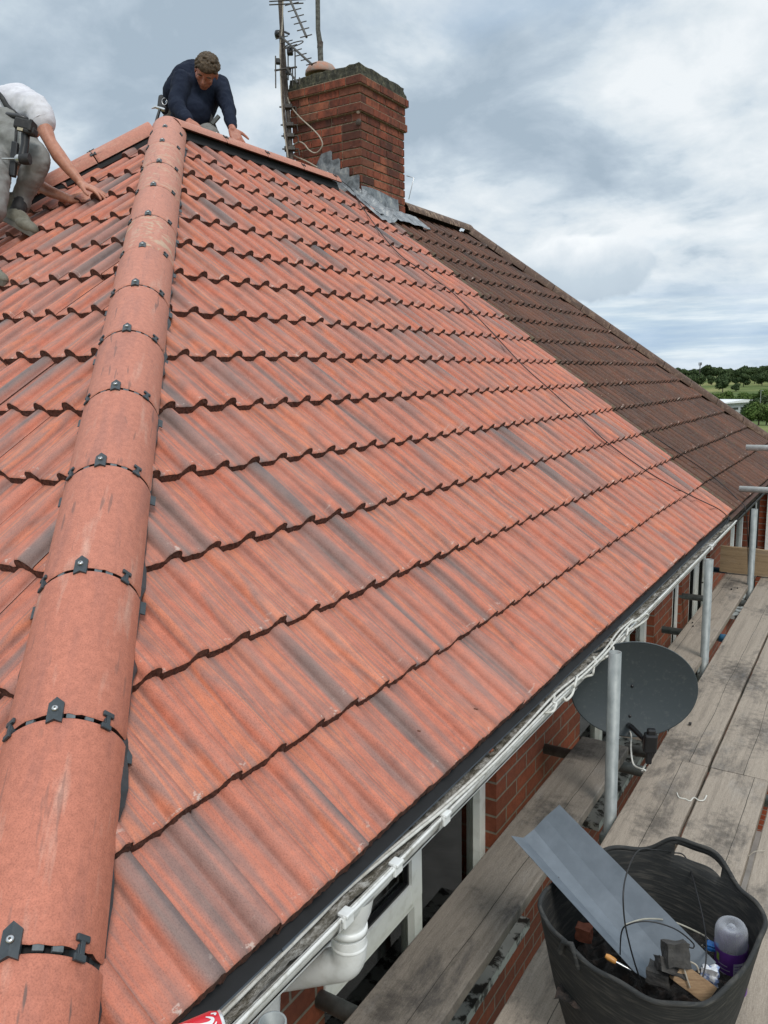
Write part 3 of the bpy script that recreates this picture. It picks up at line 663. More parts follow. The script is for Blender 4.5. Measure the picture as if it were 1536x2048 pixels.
# lead: step flashing on the side face, apron in front
def sheet(pts, n_, name, m, parent, th=.004, thick=None):
    mb = MB(); pts = [V(p) for p in pts]; k = len(pts); n_ = V(n_).normalized(); vs = [p+n_*th for p in pts]+pts
    mb.add(vs, [tuple(range(k)), tuple(range(k, 2*k))[::-1]]+[(i, (i+1)%k, k+(i+1)%k, k+i) for i in range(k)]); return mb
def rz(x): return -x*tan(PA)                                       # roof plane height at x
mb = MB(); steps = [(-3.19, -3.38, 2.86), (-3.30, -3.49, 2.94), (-3.40, -3.60, 3.03), (-3.49, -3.63, 3.11)]
for i, (xa, xb, zt) in enumerate(steps):
    yy = CY0-.0055-.004*(3-i); zb = max(rz(max(xa, XR)), 2.64)-.03
    P = [V((xa-.012, yy, zb)), V((xa, yy, zt-.012)), V((xa-.015, yy, zt)), V((xb+.02, yy+.001, zt-.012)), V((xb-.045, yy+.002, zt-.105)), V((xb-.035, yy, zb))]
    k = len(P); vs = P+[p+V((0, .0035, 0)) for p in P]
    mb.add(vs, [tuple(range(k)), tuple(range(k, 2*k))[::-1]]+[(a, (a+1)%k, k+(a+1)%k, k+a) for a in range(k)])
flash = mb.build('step_flashing', LEAD, chimney)
# lead gutter sheet lying on the slope beside the stack and apron in front of it
def on_roof(u, y, h): return U1*u + V((0, y, 0)) + N1*h
mb = MB()
mb.grid(lambda a, b: on_roof(3.72+a*.56, CY0-.20+.21*b, .046+.010*sin(b*9)+.006*mn.noise(V((a*9, b*9, 1)))+.05*(b > .93)), 24, 10); mb.build('lead_soaker', LEAD, chimney)
mb = MB()
mb.grid(lambda a, b: on_roof(3.84+b*.22, CY0-.10+a*(CY1-CY0+.16), .048+.004*sin(a*26)*(1-b)+.007*mn.noise(V((a*12, b*7, 3)))), 60, 10)
mb.grid(lambda a, b: V((CX1+.004+.012*(1-b)+.003*mn.noise(V((a*14, b*4, 8))), CY0-.01+a*(CY1-CY0-.13), rz(CX1)-.02+b*(.16+.012*sin(a*5)))), 30, 6)
mb.build('lead_apron', LEAD, chimney)
# ------------------------------------------------------------------ eaves: tray, fascia, gutter
EY0, EY1 = -.75, 6.08
mb = MB(); mb.ext([(-.16,.012), (-.045,-.012), (-.014,-.052), (-.018,-.056), (-.05,-.018), (-.16,.006)], ((1,0,0), (0,0,1), (0,1,0)), (0,0,0), EY0, 5.98)
for i in range(2): mb.ext([(-.05,-.0095), (-.0125,-.0505), (-.0105,-.0505), (-.047,-.007)], ((1,0,0), (0,0,1), (0,1,0)), (0,0,0), (.62, 4.2)[i], (.66, 4.24)[i])
mb.build('eaves_tray', FELT, house)
mb = MB(); mb.box((-.115, EY0, -.24), (-.095, 5.97, -.02)); mb.build('fascia', UPVC, house)
mb = MB(); mb.box((-.36, EY0, -.245), (-.095, 5.97, -.235)); mb.build('soffit', UPVC, house)
def gut(mb, r, t, y0, y1, cx=-.038, cz=-.068, flat=.012):
    P = []
    for j in range(15): a_ = pi+pi*j/14; P.append((r*cos(a_), r*sin(a_)*1.02))
    P = [(-r, .012)]+P+[(r, .006), (r+.005, .008), (r+.006, .000), (r+.003, -.004)]
    inner = [(x*(r-t)/r, y*(r-t)/r) for x, y in P[1:-3]][::-1]
    mb.ext(P+[(r+.001,-.008)]+[(x, y) for x, y in []], ((1,0,0), (0,0,1), (0,1,0)), (cx,0,cz), y0, y1, close=False, smooth=True)
    mb.ext(inner+[(-r+t, .012)], ((1,0,0), (0,0,1), (0,1,0)), (cx,0,cz), y0, y1, close=False, smooth=True)
    mb.ext([(-r,.012), (-r+t,.012)], ((1,0,0), (0,0,1), (0,1,0)), (cx,0,cz), y0, y1, close=False)
mb = MB(); gut(mb, .058, .003, EY0, EY1); gutter = mb.build('gutter', UPVCD, house)
def silt(y0, y1, name, m, parent, seed=0):
    mb = MB(); n_ = int((y1-y0)/.012)
    def f(a, b):
        y = y0+a*(y1-y0); x = -.038+(b-.5)*.108
        ed = (abs(b-.5)*2)**3*.020
        return V((x, y, -.080+ed+.012*mn.noise(V((x*22, y*9, seed)))+.006*mn.noise(V((x*90, y*60, seed)))))
    mb.grid(f, n_, 12); return mb.build(name, m, parent)
silt(EY0, EY1, 'gutter_silt', SILT, gutter)
for y in (.785, .99, 1.235, 5.0):
    mb = MB(); w2 = .020
    gut(mb, .0625, .003, y-w2, y+w2); mb.cbox((.026, y, -.057), (.026, .030, .008), None, .002); mb.cbox((.030, y, -.070), (.008, .034, .030), None, .002)
    mb.build('gutter_clip', UPVC, gutter)
# running outlet and offset bend
mb = MB(); gut(mb, .0645, .003, .80, .975)
mb.lathe([(.060, 0.), (.052, -.04), (.040, -.07), (.036, -.10), (.036, -.155)], (-.030, .872, -.085), 28)
outlet = mb.build('gutter_outlet', UPVC, gutter)
mb = MB(); c0 = V((-.030, .872, -.215)); pts = [c0+V((0,0,.03)), c0]
dirp = V((-.86, -.02, -.50)).normalized()
for k in range(1, 9):
    a_ = k/8; th = a_*radians(66)
    pts.append(c0+V((-.052*(1-cos(th)), 0, -.052*sin(th)-.012)))
endb = pts[-1]; pts.append(endb+dirp*.26)
mb.tube(pts, [.0395]*2+[.0385]*8+[.0345], 26)
mb.lathe([(.0365,.016), (.0425,.016), (.0430,.008), (.0425,0), (.0385,0)], c0+V((0,0,.038)), 28); mb.lathe([(.0385,.008), (.0415,.004), (.0415,0), (.0385,-.004)], c0+V((0,0,.004)), 28)
bend = mb.build('downpipe_bend', UPVC, gutter)
mb = MB(); mb.tube([endb+dirp*.25, (-.285, .865, -.50), (-.295, .865, -.60), (-.295, .865, -3.)], .034, 20); mb.build('downpipe', UPVC, house)
mb = MB(); mb.tube([(-.290, .44, -.17), (-.290, .44, -2.)], .034, 20); mb.build('vent_pipe', UPVC, house)
# neighbour's black gutter, fascia, downpipe
mb = MB(); gut(mb, .058, .003, 6.09, 10.6, cz=-.062, cx=-.030); g2 = mb.build('gutter', BLACKP, nb)
silt(6.09, 10.6, 'gutter_silt', simple('wet leaf litter', (.06,.045,.028), .9, scale=50, col2=(.02,.018,.013), thr=(.4,.6), bmp=.8), g2, 5)
mb = MB(); mb.box((-.115, 6.0, -.24), (-.095, 10.5, -.02)); mb.build('fascia', BLACKP, nb)
mb = MB(); mb.tube([(-.03, 9.25, -.11), (-.03, 9.25, -.16), (-.12, 9.27, -.24), (-.235, 9.3, -.32), (-.235, 9.3, -5)], .05, 20); mb.build('downpipe', BLACKP, nb)
# ------------------------------------------------------------------ walls and windows
WX = -.33; ZG = -5.
def wall_with_holes(x, y0, y1, z0, z1, holes, name, m, parent, th=.25):
    "vertical wall facing +x made of blocks round the openings"
    mb = MB(); ys = sorted({y0, y1, *[h[0] for h in holes], *[h[1] for h in holes]})
    for a, b in zip(ys, ys[1:]):
        hs = sorted([h for h in holes if h[0] < (a+b)/2 < h[1]], key=lambda h: h[2]); z = z0
        for h in hs: mb.box((x-th, a, z), (x, b, h[2])); z = h[3]
        mb.box((x-th, a, z), (x, b, z1))
    return mb.build(name, m, parent)
H1 = (1.16, 2.37, -1.28, -.215); H2 = (3.45, 5.05, -1.35, -.215); H3_ = (5.95, 6.9, -2.2, -.215)
wall_with_holes(WX, .0, YV, ZG, -.2, [H1, H2, (5.62, YV-.001, -2.2, -.215)], 'wall', WALLY, house)
mb = MB(); mb.box((hz, .25, ZG), (WX, .5, -.2)); mb.box((hz, .5, ZG), (hz+.25, YV, -.2)); mb.build('wall', WALLX, house)
wall_with_holes(WX-.002, YV, 10.3, ZG, -.2, [(YV+.3, 7.15, -2.2, -.215), (8.3, 9.6, -1.5, -.3)], 'wall', WALLY, nb)
mb = MB(); mb.box((hz, 10.05, ZG), (WX-.25, 10.3, -.2)); mb.build('wall', WALLX, nb)
mb = MB(); mb.box((WX-.3, 10.42, ZG), (.95, 10.7, -.13)); mb.build('wall', WALLX, nb)
mb = MB(); mb.box((-.22, 10.37, -1.15), (-.16, 10.44, -.30)); mb.box((.52, 10.37, -1.15), (.58, 10.44, -.30)); mb.box((-.16, 10.372, -.36), (.52, 10.44, -.30)); mb.box((-.16, 10.372, -1.15), (.52, 10.44, -1.09)); w_ = mb.build('window', UPVC, nb)
mb = MB(); mb.box((-.16, 10.40, -1.09), (.52, 10.41, -.36)); mb.build('pane', BLACKP, w_)
def window(y0, y1, z0, z1, divs, parent, curtain=CURT, sash=(), sillz=True, rail=None):
    "frame with mullions; sash = indexes of bays with an opening casement"
    win = MB(); xf = WX-.05; fw = .055
    win.box((xf-.06, y0, z0), (xf, y0+fw, z1)); win.box((xf-.06, y1-fw, z0), (xf, y1, z1))
    win.box((xf-.06, y0+fw, z0), (xf-.001, y1-fw, z0+fw)); win.box((xf-.06, y0+fw, z1-fw), (xf-.001, y1-fw, z1))
    ys = [y0+fw*.5]+list(divs)+[y1-fw*.5]
    for d in divs: win.box((xf-.06, d-fw/2, z0+fw), (xf-.0015, d+fw/2, z1-fw))
    w_ = win.build('window', UPVC, parent)
    for i, (a, b) in enumerate(zip(ys, ys[1:])):
        a += fw/2; b -= fw/2; zlo = z0+fw; 
        if i in sash:
            zs = rail if rail else zlo
            s_ = MB(); sw = .058; X0, X1 = xf-.03, xf+.024
            s_.box((X0, a-.012, zs-.012), (X1, a+sw, z1-fw+.01)); s_.box((X0, b-sw, zs-.012), (X1, b+.012, z1-fw+.01))
            s_.box((X0, a+sw, zs-.012), (X1-.0012, b-sw, zs+sw)); s_.box((X0, a+sw, z1-fw-sw+.02), (X1-.0012, b-sw, z1-fw+.01))
            so = s_.build('casement', UPVC, w_)
            if rail:
                t_ = MB(); t_.box((xf-.06, a-.001, zs-.065), (xf-.002, b+.001, zs-.014)); t_.build('transom', UPVC, w_)
                g = MB(); g.box((xf-.036, a, zlo), (xf-.030, b, zs-.065)); g.build('pane', GLASS, w_)
            g = MB(); g.box((xf-.012, a+sw, zs+sw), (xf-.006, b-sw, z1-fw-sw+.02)); g.build('pane', GLASS, w_)
            g = MB()   # black gasket
            for P_ in (((a+sw, zs+sw), (b-sw, zs+sw+.008)), ((a+sw, zs+sw+.008), (a+sw+.008, z1-fw-sw+.02)), ((b-sw-.008, zs+sw+.008), (b-sw, z1-fw-sw+.02))):
                g.box((xf-.006, P_[0][0], P_[0][1]), (xf+.012, P_[1][0], P_[1][1]))
            g.build('gasket', BLACKP, w_)
        else:
            g = MB(); g.box((xf-.036, a, zlo), (xf-.030, b, z1-fw)); g.build('pane', GLASS, w_)
    c = MB()
    c.grid(lambda u, v: V((xf-.095+.022*sin(u*(y1-y0)*70)+.01*sin(u*31), y0+.03+u*(y1-y0-.06), z0+v*(z1-z0))), 160, 2); c.build('curtain', curtain, w_)
    c = MB(); c.box((xf-.9, y0-.05, z0-.05), (xf-.85, y1+.05, z1+.05)); c.build('dark_room_backing', DECK, w_)  # black sheet standing in for the darkness of the unseen room
    if sillz:
        c = MB(); c.ext([(0,0), (.20,-.012), (.20,-.052), (.0,-.05)], ((1,0,0), (0,0,1), (0,1,0)), (xf-.02, 0, z0+.006), y0-.05, y1+.06)
        c.build('sill', SILL, w_)
    return w_
window(H1[0], H1[1], -1.20, -.22, (1.80,), house, sash=(0,), rail=-.74)
window(H2[0], H2[1], -1.27, -.22, (4.02, 4.52), house, GREENB, sash=(1,), rail=-.80)
window(5.65, 6.0, -2.15, -.22, (), house, GREENB, sash=(0,), sillz=False)
window(YV+.33, 7.13, -2.15, -.22, (6.7,), nb, GREENB, sash=(0, 1), sillz=False)
window(8.35, 9.55, -1.45, -.32, (8.9,), nb, GREENB)
# ------------------------------------------------------------------ cables
def smooth_path(pts, n=8):
    pts = [V(p) for p in pts]; out = []; P = [pts[0]]+pts+[pts[-1]]
    for i in range(1, len(P)-2):
        for k in range(n):
            t = k/n; a, b, c, d = P[i-1], P[i], P[i+1], P[i+2]
            out.append(.5*((2*b)+(-a+c)*t+(2*a-5*b+4*c-d)*t*t+(-a+3*b-3*c+d)*t*t*t))
    out.append(pts[-1]); return out
def cable(name, pts, r, m, label=None, cat=None, parent=None, n=8, group=None):
    mb = MB(); mb.tube(smooth_path(pts, n), r, 8); o = mb.build(name, m, parent)
    return tag(o, label, cat, group)
cable('gutter_cable', [(-.030+.008*sin(y*3.1), y, -.067+.006*sin(y*2.3)) for y in [i*.12-.7 for i in range(14)]]+[(-.005, 1.1, -.055), (.012, 1.25, -.048), (.022, 1.5, -.045), (.02, 1.8, -.042), (.014, 2.1, -.04), (.03, 2.35, -.04), (.034, 2.6, -.035), (.02, 2.85, -.03), (.028, 3.05, -.03)], .0042, WHITEC, 'white cable lying in the silt of the gutter, the one nearer the house', 'cable')
cable('gutter_cable', [(-.018+.007*sin(y*2.7+1), y, -.066+.006*sin(y*1.9)) for y in [i*.12-.7 for i in range(14)]]+[(.006, 1.1, -.052), (.024, 1.25, -.046), (.034, 1.5, -.044), (.034, 1.8, -.042), (.03, 2.1, -.044), (.04, 2.35, -.045), (.045, 2.6, -.04), (.036, 2.85, -.033), (.036, 3.02, -.03), (.046, 3.1, -.05)], .0042, WHITEC, 'white cable running along the front lip of the gutter', 'cable')
cp = [(.02, 1.95, -.055)]
for i in range(46):
    a_ = i*.62; y = 1.98+i*.0225; rr_ = .020+.006*sin(i*1.7); cp.append((.028+rr_*cos(a_)*.8, y+.012*sin(i*2.1), -.058+rr_*sin(a_)))
cp += [(.04, 3.05, -.035), (.055, 3.14, -.028), (.06, 3.20, -.045), (.05, 3.20, -.07), (.035, 3.10, -.075), (.03, 2.95, -.06)]
cable('gutter_cable', cp, .0048, WHITEC, 'white cable wound round the gutter lip in loops above the satellite dish', 'cable')
def on_tiles(px, py, h=.05):
    d = (RT*((px-768)/FPX)+DN*((py-1024)/FPX)+fwd); t = (h-N1.dot(CAM))/N1.dot(d); return CAM+d*t
pp = [(655,345), (700,375), (725,415), (790,500), (850,545), (905,585), (975,655), (1040,725), (1095,775), (1150,825), (1215,885), (1290,940), (1350,975), (1400,1000), (1440,1020), (1452,1045)]
cable('aerial_cable', [on_tiles(*p_, h=.052) for p_ in pp[:-1]]+[(.01, 5.72, .0), (-.02, 5.6, -.06)], .0035, BLACKC, 'thin black cable trailing diagonally down the new red tiles', 'cable')
cable('aerial_cable', [(-.62, 6.05, .57), (-.42, 6.2, .41), (-.22, 6.35, .24), (-.02, 6.36, .06), (.06, 6.30, -.05), (.09, 6.4, -.6)], .0035, BLACKC, 'short black cable dropping over the old brown eaves by the far pole', 'cable')
# ------------------------------------------------------------------ scaffold
scaf_pole = None
def pole(x, y, z1, label, name='scaffold_pole', z0=ZG, m=GALV, tilt=(0, 0)):
    o = empty(name, (x, y, z0), label, 'scaffold pole', 'upright scaffold poles beside the gutter')
    mb = MB(); mb.pipe((x-tilt[0]*.7, y-tilt[1]*.7, z0), (x+tilt[0]*0, y, z1), .0242); mb.build('tube', m, o)
    mb = MB(); mb.box((x-.075, y-.075, z0), (x+.075, y+.075, z0+.008)); mb.build('base_plate', m, o); return o
pole(.118, .435, -.005, 'open topped scaffold pole beside the drinks can at the near gutter')
pole(.118, 2.45, .018, 'tall upright scaffold pole in front of the satellite dish')
pole(.115, 4.40, -.02, 'upright scaffold pole between the dish and the end board, in line with the blue sleeve')
p3 = pole(.115, 6.32, -.005, 'farthest upright scaffold pole, standing against the raised end board')
mb = MB(); mb.tube([(.125, 6.32, -.02), (.125, 6.32, .045)], .006, 8); mb.build('bolt', GALV, p3)
for x, y in ((1.42, .6), (1.42, 2.45), (1.42, 4.4)):
    pole(x, y, -.665, 'outer upright scaffold pole ending under the walking boards')
pole(1.45, 6.56, .62, 'outer upright scaffold pole at the far end, carrying the guard rails')
def tube_thing(a, b, label, m=GALVD, group='short scaffold tubes under the boards', name='scaffold_tube', r=.0242):
    o = empty(name, a, label, 'scaffold tube', group); mb = MB(); mb.pipe(a, b, r); mb.build('tube', m, o); return o
ZT = -.62-.038-.0245
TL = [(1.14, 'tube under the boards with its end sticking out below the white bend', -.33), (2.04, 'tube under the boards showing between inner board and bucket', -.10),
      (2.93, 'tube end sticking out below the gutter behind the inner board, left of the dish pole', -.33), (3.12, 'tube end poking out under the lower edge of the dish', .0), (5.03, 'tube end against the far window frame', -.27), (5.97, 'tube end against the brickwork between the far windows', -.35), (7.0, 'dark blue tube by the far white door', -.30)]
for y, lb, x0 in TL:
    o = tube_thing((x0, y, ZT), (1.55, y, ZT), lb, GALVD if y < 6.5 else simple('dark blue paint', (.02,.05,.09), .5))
    if abs(y-5.03) < .01:
        mb = MB(); mb.lathe([(.0245, -.03), (.027, -.03), (.027, .03), (.0245, .03)], (.128, y, ZT), 20, (1,0,0)); mb.build('blue_sleeve', BLUEP, o)
for y, x in ((2.45, .118), (4.4, .115), (6.32, .115)):
    o = empty('ledger_coupler', (x, y, -.745), 'steel coupler clamping the ledger to pole, ' + {2.45: 'below the dish', 4.4: 'below the middle pole', 6.32: 'below the far pole'}[y], 'coupler', 'couplers on the poles')
    mb = MB(); mb.cbox((x, y, -.745), (.07, .07, .05), None, .012); mb.build('coupler_body', GALVD, o)
    mb = MB(); mb.tube([(x+.03, y+.02, -.745), (x+.09, y+.02, -.745)], .007, 8); mb.cbox((x+.075, y+.02, -.745), (.014, .022, .022), None, .002); mb.build('bolt', GALVD, o)
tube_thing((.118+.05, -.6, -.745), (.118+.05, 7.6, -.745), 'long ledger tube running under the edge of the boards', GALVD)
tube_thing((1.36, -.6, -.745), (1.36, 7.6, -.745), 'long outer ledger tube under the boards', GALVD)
def boardy(x0, x1, y0, y1, label, m=BOARD, seed=0, z1=-.62, th=.038, name='scaffold_board', skew=0., group='scaffold boards laid along the house', cat='scaffold board'):
    q = random.Random(seed); mb = MB(); n_ = max(6, int((y1-y0)/.06)); w_ = x1-x0; sec = [(-w_/2, -th), (-w_/2, -.004), (-w_/2+.004, 0), (-w_*.25, .0005), (0, .0008), (w_*.25, .0005), (w_/2-.004, 0), (w_/2, -.004), (w_/2, -th)]
    vs = []; tcs = []; cx = (x0+x1)/2; warp = q.uniform(-.002, .002); tid = q.random()*40
    for i in range(n_+1):
        y = y0+(y1-y0)*i/n_
        for k, (p_, z_) in enumerate(sec):
            jx = mn.noise(V((y*7, seed, k > 4)))*.0022+mn.noise(V((y*40, seed, k > 4)))*.0012 if k in (0,1,7,8) else 0
            vs.append((cx+p_+jx+skew*(i/n_-.5), y+(mn.noise(V((p_*60, seed, i)))*.003 if i in (0, n_) else 0), z1+z_+warp*p_/w_*2+.0015*sin(y*1.3+seed))); tcs.append((p_+tid, y+tid, z_+tid*.3))
    k = len(sec)
    fs = [(i*k+j, i*k+(j+1)%k, (i+1)*k+(j+1)%k, (i+1)*k+j) for i in range(n_) for j in range(k)]+[tuple(range(k)), tuple(range(n_*k, (n_+1)*k))[::-1]]
    mb.add(vs, fs, 0, False, tcs, (tid+q.uniform(-.3, .3)*w_, 0, 0)); o = mb.build(name, m); return tag(o, label, cat, group)
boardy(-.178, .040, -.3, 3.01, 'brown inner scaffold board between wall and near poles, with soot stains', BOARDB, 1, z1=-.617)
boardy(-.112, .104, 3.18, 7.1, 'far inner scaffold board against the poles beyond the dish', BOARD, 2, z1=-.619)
X = .157
for i in range(4):
    x0 = X+.2375*i + (.011 if i >= 2 else 0); w_ = .226
    boardy(x0, x0+w_, -1.1, 2.985, ['cracked near walkway board along the edge, left of the bucket', 'near walkway board with the white string on its left edge', 'near walkway board right of the bucket, past the widest gap', 'near walkway board on the outer side'][i], BOARD, 10+i, z1=-.62-.002*(i % 2))
    boardy(x0-.003, x0+w_-.003, 2.993, 6.85-.1*(i % 2), ['far walkway board beside the poles, its near corner under the dish arm', 'far walkway board, second from the poles', 'far walkway board, third from the poles', 'far outer walkway board'][i], BOARD, 20+i, z1=-.621-.001*(i % 2))
# board end stop and guard tubes across the far end
o = MB(); 
vsx = []; 
mb = MB(); n_ = 20; tcs = []; vs = []
for i in range(n_+1):
    x = -.165+(1.5+.165)*i/n_
    for (p_, z_) in ((0, -.606), (.038, -.606), (.038, -.385), (0, -.385)): vs.append((x, 6.62+p_-.02*x, z_+.012*(x+.16)*(-1)+.004*mn.noise(V((x*9, p_, z_))))); tcs.append((z_, x, p_))
mb.add(vs, [(i*4+j, i*4+(j+1)%4, (i+1)*4+(j+1)%4, (i+1)*4+j) for i in range(n_) for j in range(4)]+[(0,1,2,3), (n_*4+3, n_*4+2, n_*4+1, n_*4)], 0, False, tcs)
tag(mb.build('toe_board', FRESHB), 'pale brown board stood on edge across the far end of the walkway', 'scaffold board')
tube_thing((.0, 6.55, .455), (1.7, 6.49, .465), 'upper guard rail tube across the far end of the scaffold', GALV_LIT, 'guard rail tubes at the far end')
tube_thing((-.03, 6.52, .122), (1.7, 6.47, .127), 'lower guard rail tube across the far end of the scaffold', GALV_LIT, 'guard rail tubes at the far end')
# ------------------------------------------------------------------ satellite dish
dish = empty('satellite_dish', (-.02, 2.72, -.32), 'dark grey satellite dish between the gutter and the boards, behind a scaffold pole', 'satellite dish')
DISH = simple('dark dish paint', (.050,.062,.068), .48, scale=60, col2=(.085,.095,.095), thr=(.56,.75), bmp=.05)
dn = V((.36, -.93, .02)).normalized(); dx = V((dn.y*-1, dn.x, 0)).normalized(); dx = V((.93, .36, 0)).normalized(); dy = dx.cross(dn)*-1
if dy.z < 0: dy = -dy
dy = (dy+dx*.06).normalized(); dc = at(1267, 1380, 3.30)
mb = MB(); nr, ns_ = 12, 64
def dpt(r, a_, back=0.):
    return dc + dx*(.249*r*cos(a_)) + dy*(.203*r*sin(a_)) - dn*(.045*(1-r*r)) - dn*back
vs = []; 
for bk in (0., .004):
    for i in range(nr+1):
        for j in range(ns_): vs.append(dpt(i/nr, 2*pi*j/ns_, bk))
o_ = (nr+1)*ns_
fs = [(i*ns_+j, i*ns_+(j+1)%ns_, (i+1)*ns_+(j+1)%ns_, (i+1)*ns_+j) for i in range(nr) for j in range(ns_)]
fs += [(o_+i*ns_+j, o_+(i+1)*ns_+j, o_+(i+1)*ns_+(j+1)%ns_, o_+i*ns_+(j+1)%ns_) for i in range(nr) for j in range(ns_)]
mb.add(vs, fs, 0, True)
rim = [(1.0, .002), (1.018, .000), (1.022, .006), (1.012, .012), (.995, .006)]; vs = []
for r, bk in rim:
    for j in range(ns_): vs.append(dpt(1, 2*pi*j/ns_, bk) + (dpt(1, 2*pi*j/ns_)-dc)*(r-1))
mb.add(vs, [(i*ns_+j, i*ns_+(j+1)%ns_, (i+1)*ns_+(j+1)%ns_, (i+1)*ns_+j) for i in range(len(rim)-1) for j in range(ns_)], 0, True)
mb.build('reflector', DISH, dish)
for r, a_ in ((.0, 0), (.62, -pi/2), (.68, -pi/2-.55)):
    mb = MB(); mb.lathe([(0, .005), (.005, .004), (.007, 0)], dpt(r, a_), 12, dn); mb.build('bolt', BLACKP, dish)
mb = MB(); A_ = dpt(.90, -pi/2)-dn*.02; l0 = at(1300, 1490, 3.12); m0 = at(1262, 1453, 3.27)
mb.tube([A_-dn*.05, m0, l0], [.011, .012, .010], 6, smooth=False); arm = mb.build('feed_arm', BLACKP, dish)
ld = (dpt(0, 0)-l0).normalized(); mb = MB(); mb.cbox(l0+V((0,0,.01)), (.05, .045, .075), (dx, dn, dy), .008); mb.cbox(l0+dy*.052+dn*.0, (.032, .03, .03), (dx, dn, dy), .006)
mb.lathe([(0, .036), (.020, .036), (.022, .03), (.020, 0)], l0+ld*.012-dy*.012, 20, ld); mb.cbox(l0-dy*.05, (.022, .03, .05), (dx, dn, dy), .004)
lnb = mb.build('receiver', BLACKP, dish); mb = MB(); mb.cbox(l0+ld*.044-dy*.006+dy*.002, (.034, .004, .020), (dx, ld, ld.cross(dx)), .002); mb.build('receiver_face', simple('translucent cover', (.42,.43,.42), .4), dish)
mb = MB(); bk = dpt(0, 0, .02); mb.tube([bk, bk-dn*.10, (-.20, 2.95, -.30), (WX, 2.95, -.30)], .019, 14); mb.cbox((WX+.006, 2.95, -.30), (.012, .14, .18), None, .003); mb.cbox(bk-dn*.01, (.11, .04, .13), (dx, dn, dy), .004); mb.build('wall_bracket', BLACKP, dish)
cable('dish_cable', [l0-dy*.06, l0-dy*.11-dx*.02, at(1290, 1540, 3.1), at(1268, 1530, 3.15), at(1262, 1500, 3.2), at(1262, 1470, 3.3), at(1255, 1455, 3.4)], .0036, WHITEC, None, None, dish)
# ------------------------------------------------------------------ rubber tub
def crom(P, n=6):
    out = []; k = len(P)
    for i in range(k):
        a, b, c, d = P[i-1], P[i], P[(i+1)%k], P[(i+2)%k]
        for j in range(n):
            t = j/n; out.append(.5*((2*b)+(-a+c)*t+(2*a-5*b+4*c-d)*t*t+(-a+3*b-3*c+d)*t*t*t))
    return out
rimxy = [(.262,1.30), (.262,1.41), (.295,1.54), (.345,1.625), (.43,1.68), (.53,1.685), (.62,1.655), (.705,1.60), (.755,1.53), (.752,1.42), (.725,1.27), (.675,1.165), (.60,1.125), (.50,1.135), (.40,1.175), (.315,1.235)]
RIM = crom([V((x, y, -.272)) for x, y in rimxy], 9)
cen = V((.512, 1.39, 0)); nk = len(RIM)
RUB = simple('scuffed black rubber', (.026,.027,.027), .75, scale=16, sc3=(1,1,9), col2=(.10,.092,.08), thr=(.48,.85), bmp=.4, spec=.3)
def hump(p):   # handle zone at the back right
    c_ = V((.575, 1.68, 0)); d_ = (V((p.x, p.y, 0))-c_).length; return math.exp(-(d_/.105)**4)
tub = empty('rubber_tub', (cen.x, cen.y, -.62), 'black rubber builder\'s tub full of offcuts and rubbish on the boards', 'tub')
nv = 14; vs = []; fs = []
for i in range(nv+1):
    f = {nv-1: .962, nv-2: .885}.get(i, i/nv)
    for k, p in enumerate(RIM):
        hz_ = hump(p); top = p.z+.058*hz_ + .004*sin(k*.5)
        sc_ = .70+.30*f**.8; z = -.614+(top+.614)*f
        b_ = .006*mn.noise(V((p.x*7, p.y*7, z*8)))
        vs.append(V((cen.x+(p.x-cen.x)*(sc_+b_+.0*hz_), cen.y+(p.y-cen.y)*(sc_+b_), z)))
for i in range(nv):
    for k in range(nk):
        p = RIM[k]
        if i == nv-2 and hump(p) > .80: continue        # grip slot under the raised strap
        fs.append((i*nk+k, i*nk+(k+1)%nk, (i+1)*nk+(k+1)%nk, (i+1)*nk+k))
vs.append(V((cen.x, cen.y, -.610))); fs += [(k, (k+1)%nk, (nv+1)*nk) for k in range(nk)]
mb = MB(); mb.add(vs, fs, 0, True); tb = mb.build('tub_body', RUB, tub)
so = tb.modifiers.new('s', 'SOLIDIFY'); so.thickness = .006; so.offset = 0
mb = MB(); rl_ = vs[nv*nk:(nv+1)*nk]; rl_ = list(rl_); mb.tube(rl_+[rl_[0]], .0062, 8, caps=False); mb.build('rim', RUB, tub)
mb = MB(); q0 = V((.385, 1.178, -.274)); mb.tube([q0+V((-.03,.012,-.022)), q0+V((-.022,.008,.010)), q0+V((0,0,.020)), q0+V((.014,-.006,-.004)), q0+V((.02,-.006,-.03))], .007, 8); mb.build('handle', RUB, tub)
q = random.Random(9)
# grey valley strip leaning in the tub
PVCG = simple('grey plastic trim', (.115,.135,.158), .5, scale=22, sc3=(1,1,1), col2=(.145,.168,.195), thr=(.4,.7), bmp=.04)
def strip(prof_t, prof_b, label, name):
    mb = MB(); n_ = 12; k = len(prof_t)
    nn = (prof_t[-1]-prof_t[0]).cross(prof_b[0]-prof_t[0]).normalized()
    vs = [prof_t[j].lerp(prof_b[j], i/n_)+nn*s_*.0012 for s_ in (-1, 1) for i in range(n_+1) for j in range(k)]; o2 = (n_+1)*k
    fs = [(i*k+j, i*k+j+1, (i+1)*k+j+1, (i+1)*k+j) for i in range(n_) for j in range(k-1)]; fs += [tuple(x+o2 for x in f)[::-1] for f in fs]
    bd = [i for i in range(k)]+[i*k+k-1 for i in range(1, n_+1)]+[n_*k+j for j in range(k-2, -1, -1)]+[i*k for i in range(n_-1, 0, -1)]
    fs += [(bd[i], bd[(i+1)%len(bd)], bd[(i+1)%len(bd)]+o2, bd[i]+o2) for i in range(len(bd))]
    mb.add(vs, fs); return tag(mb.build(name, PVCG), label, 'plastic trim')
T = [at(1022,1672,2.22), at(1047,1676,2.25), at(1068,1659,2.26), at(1090,1635,2.26), at(1119,1610,2.25)]
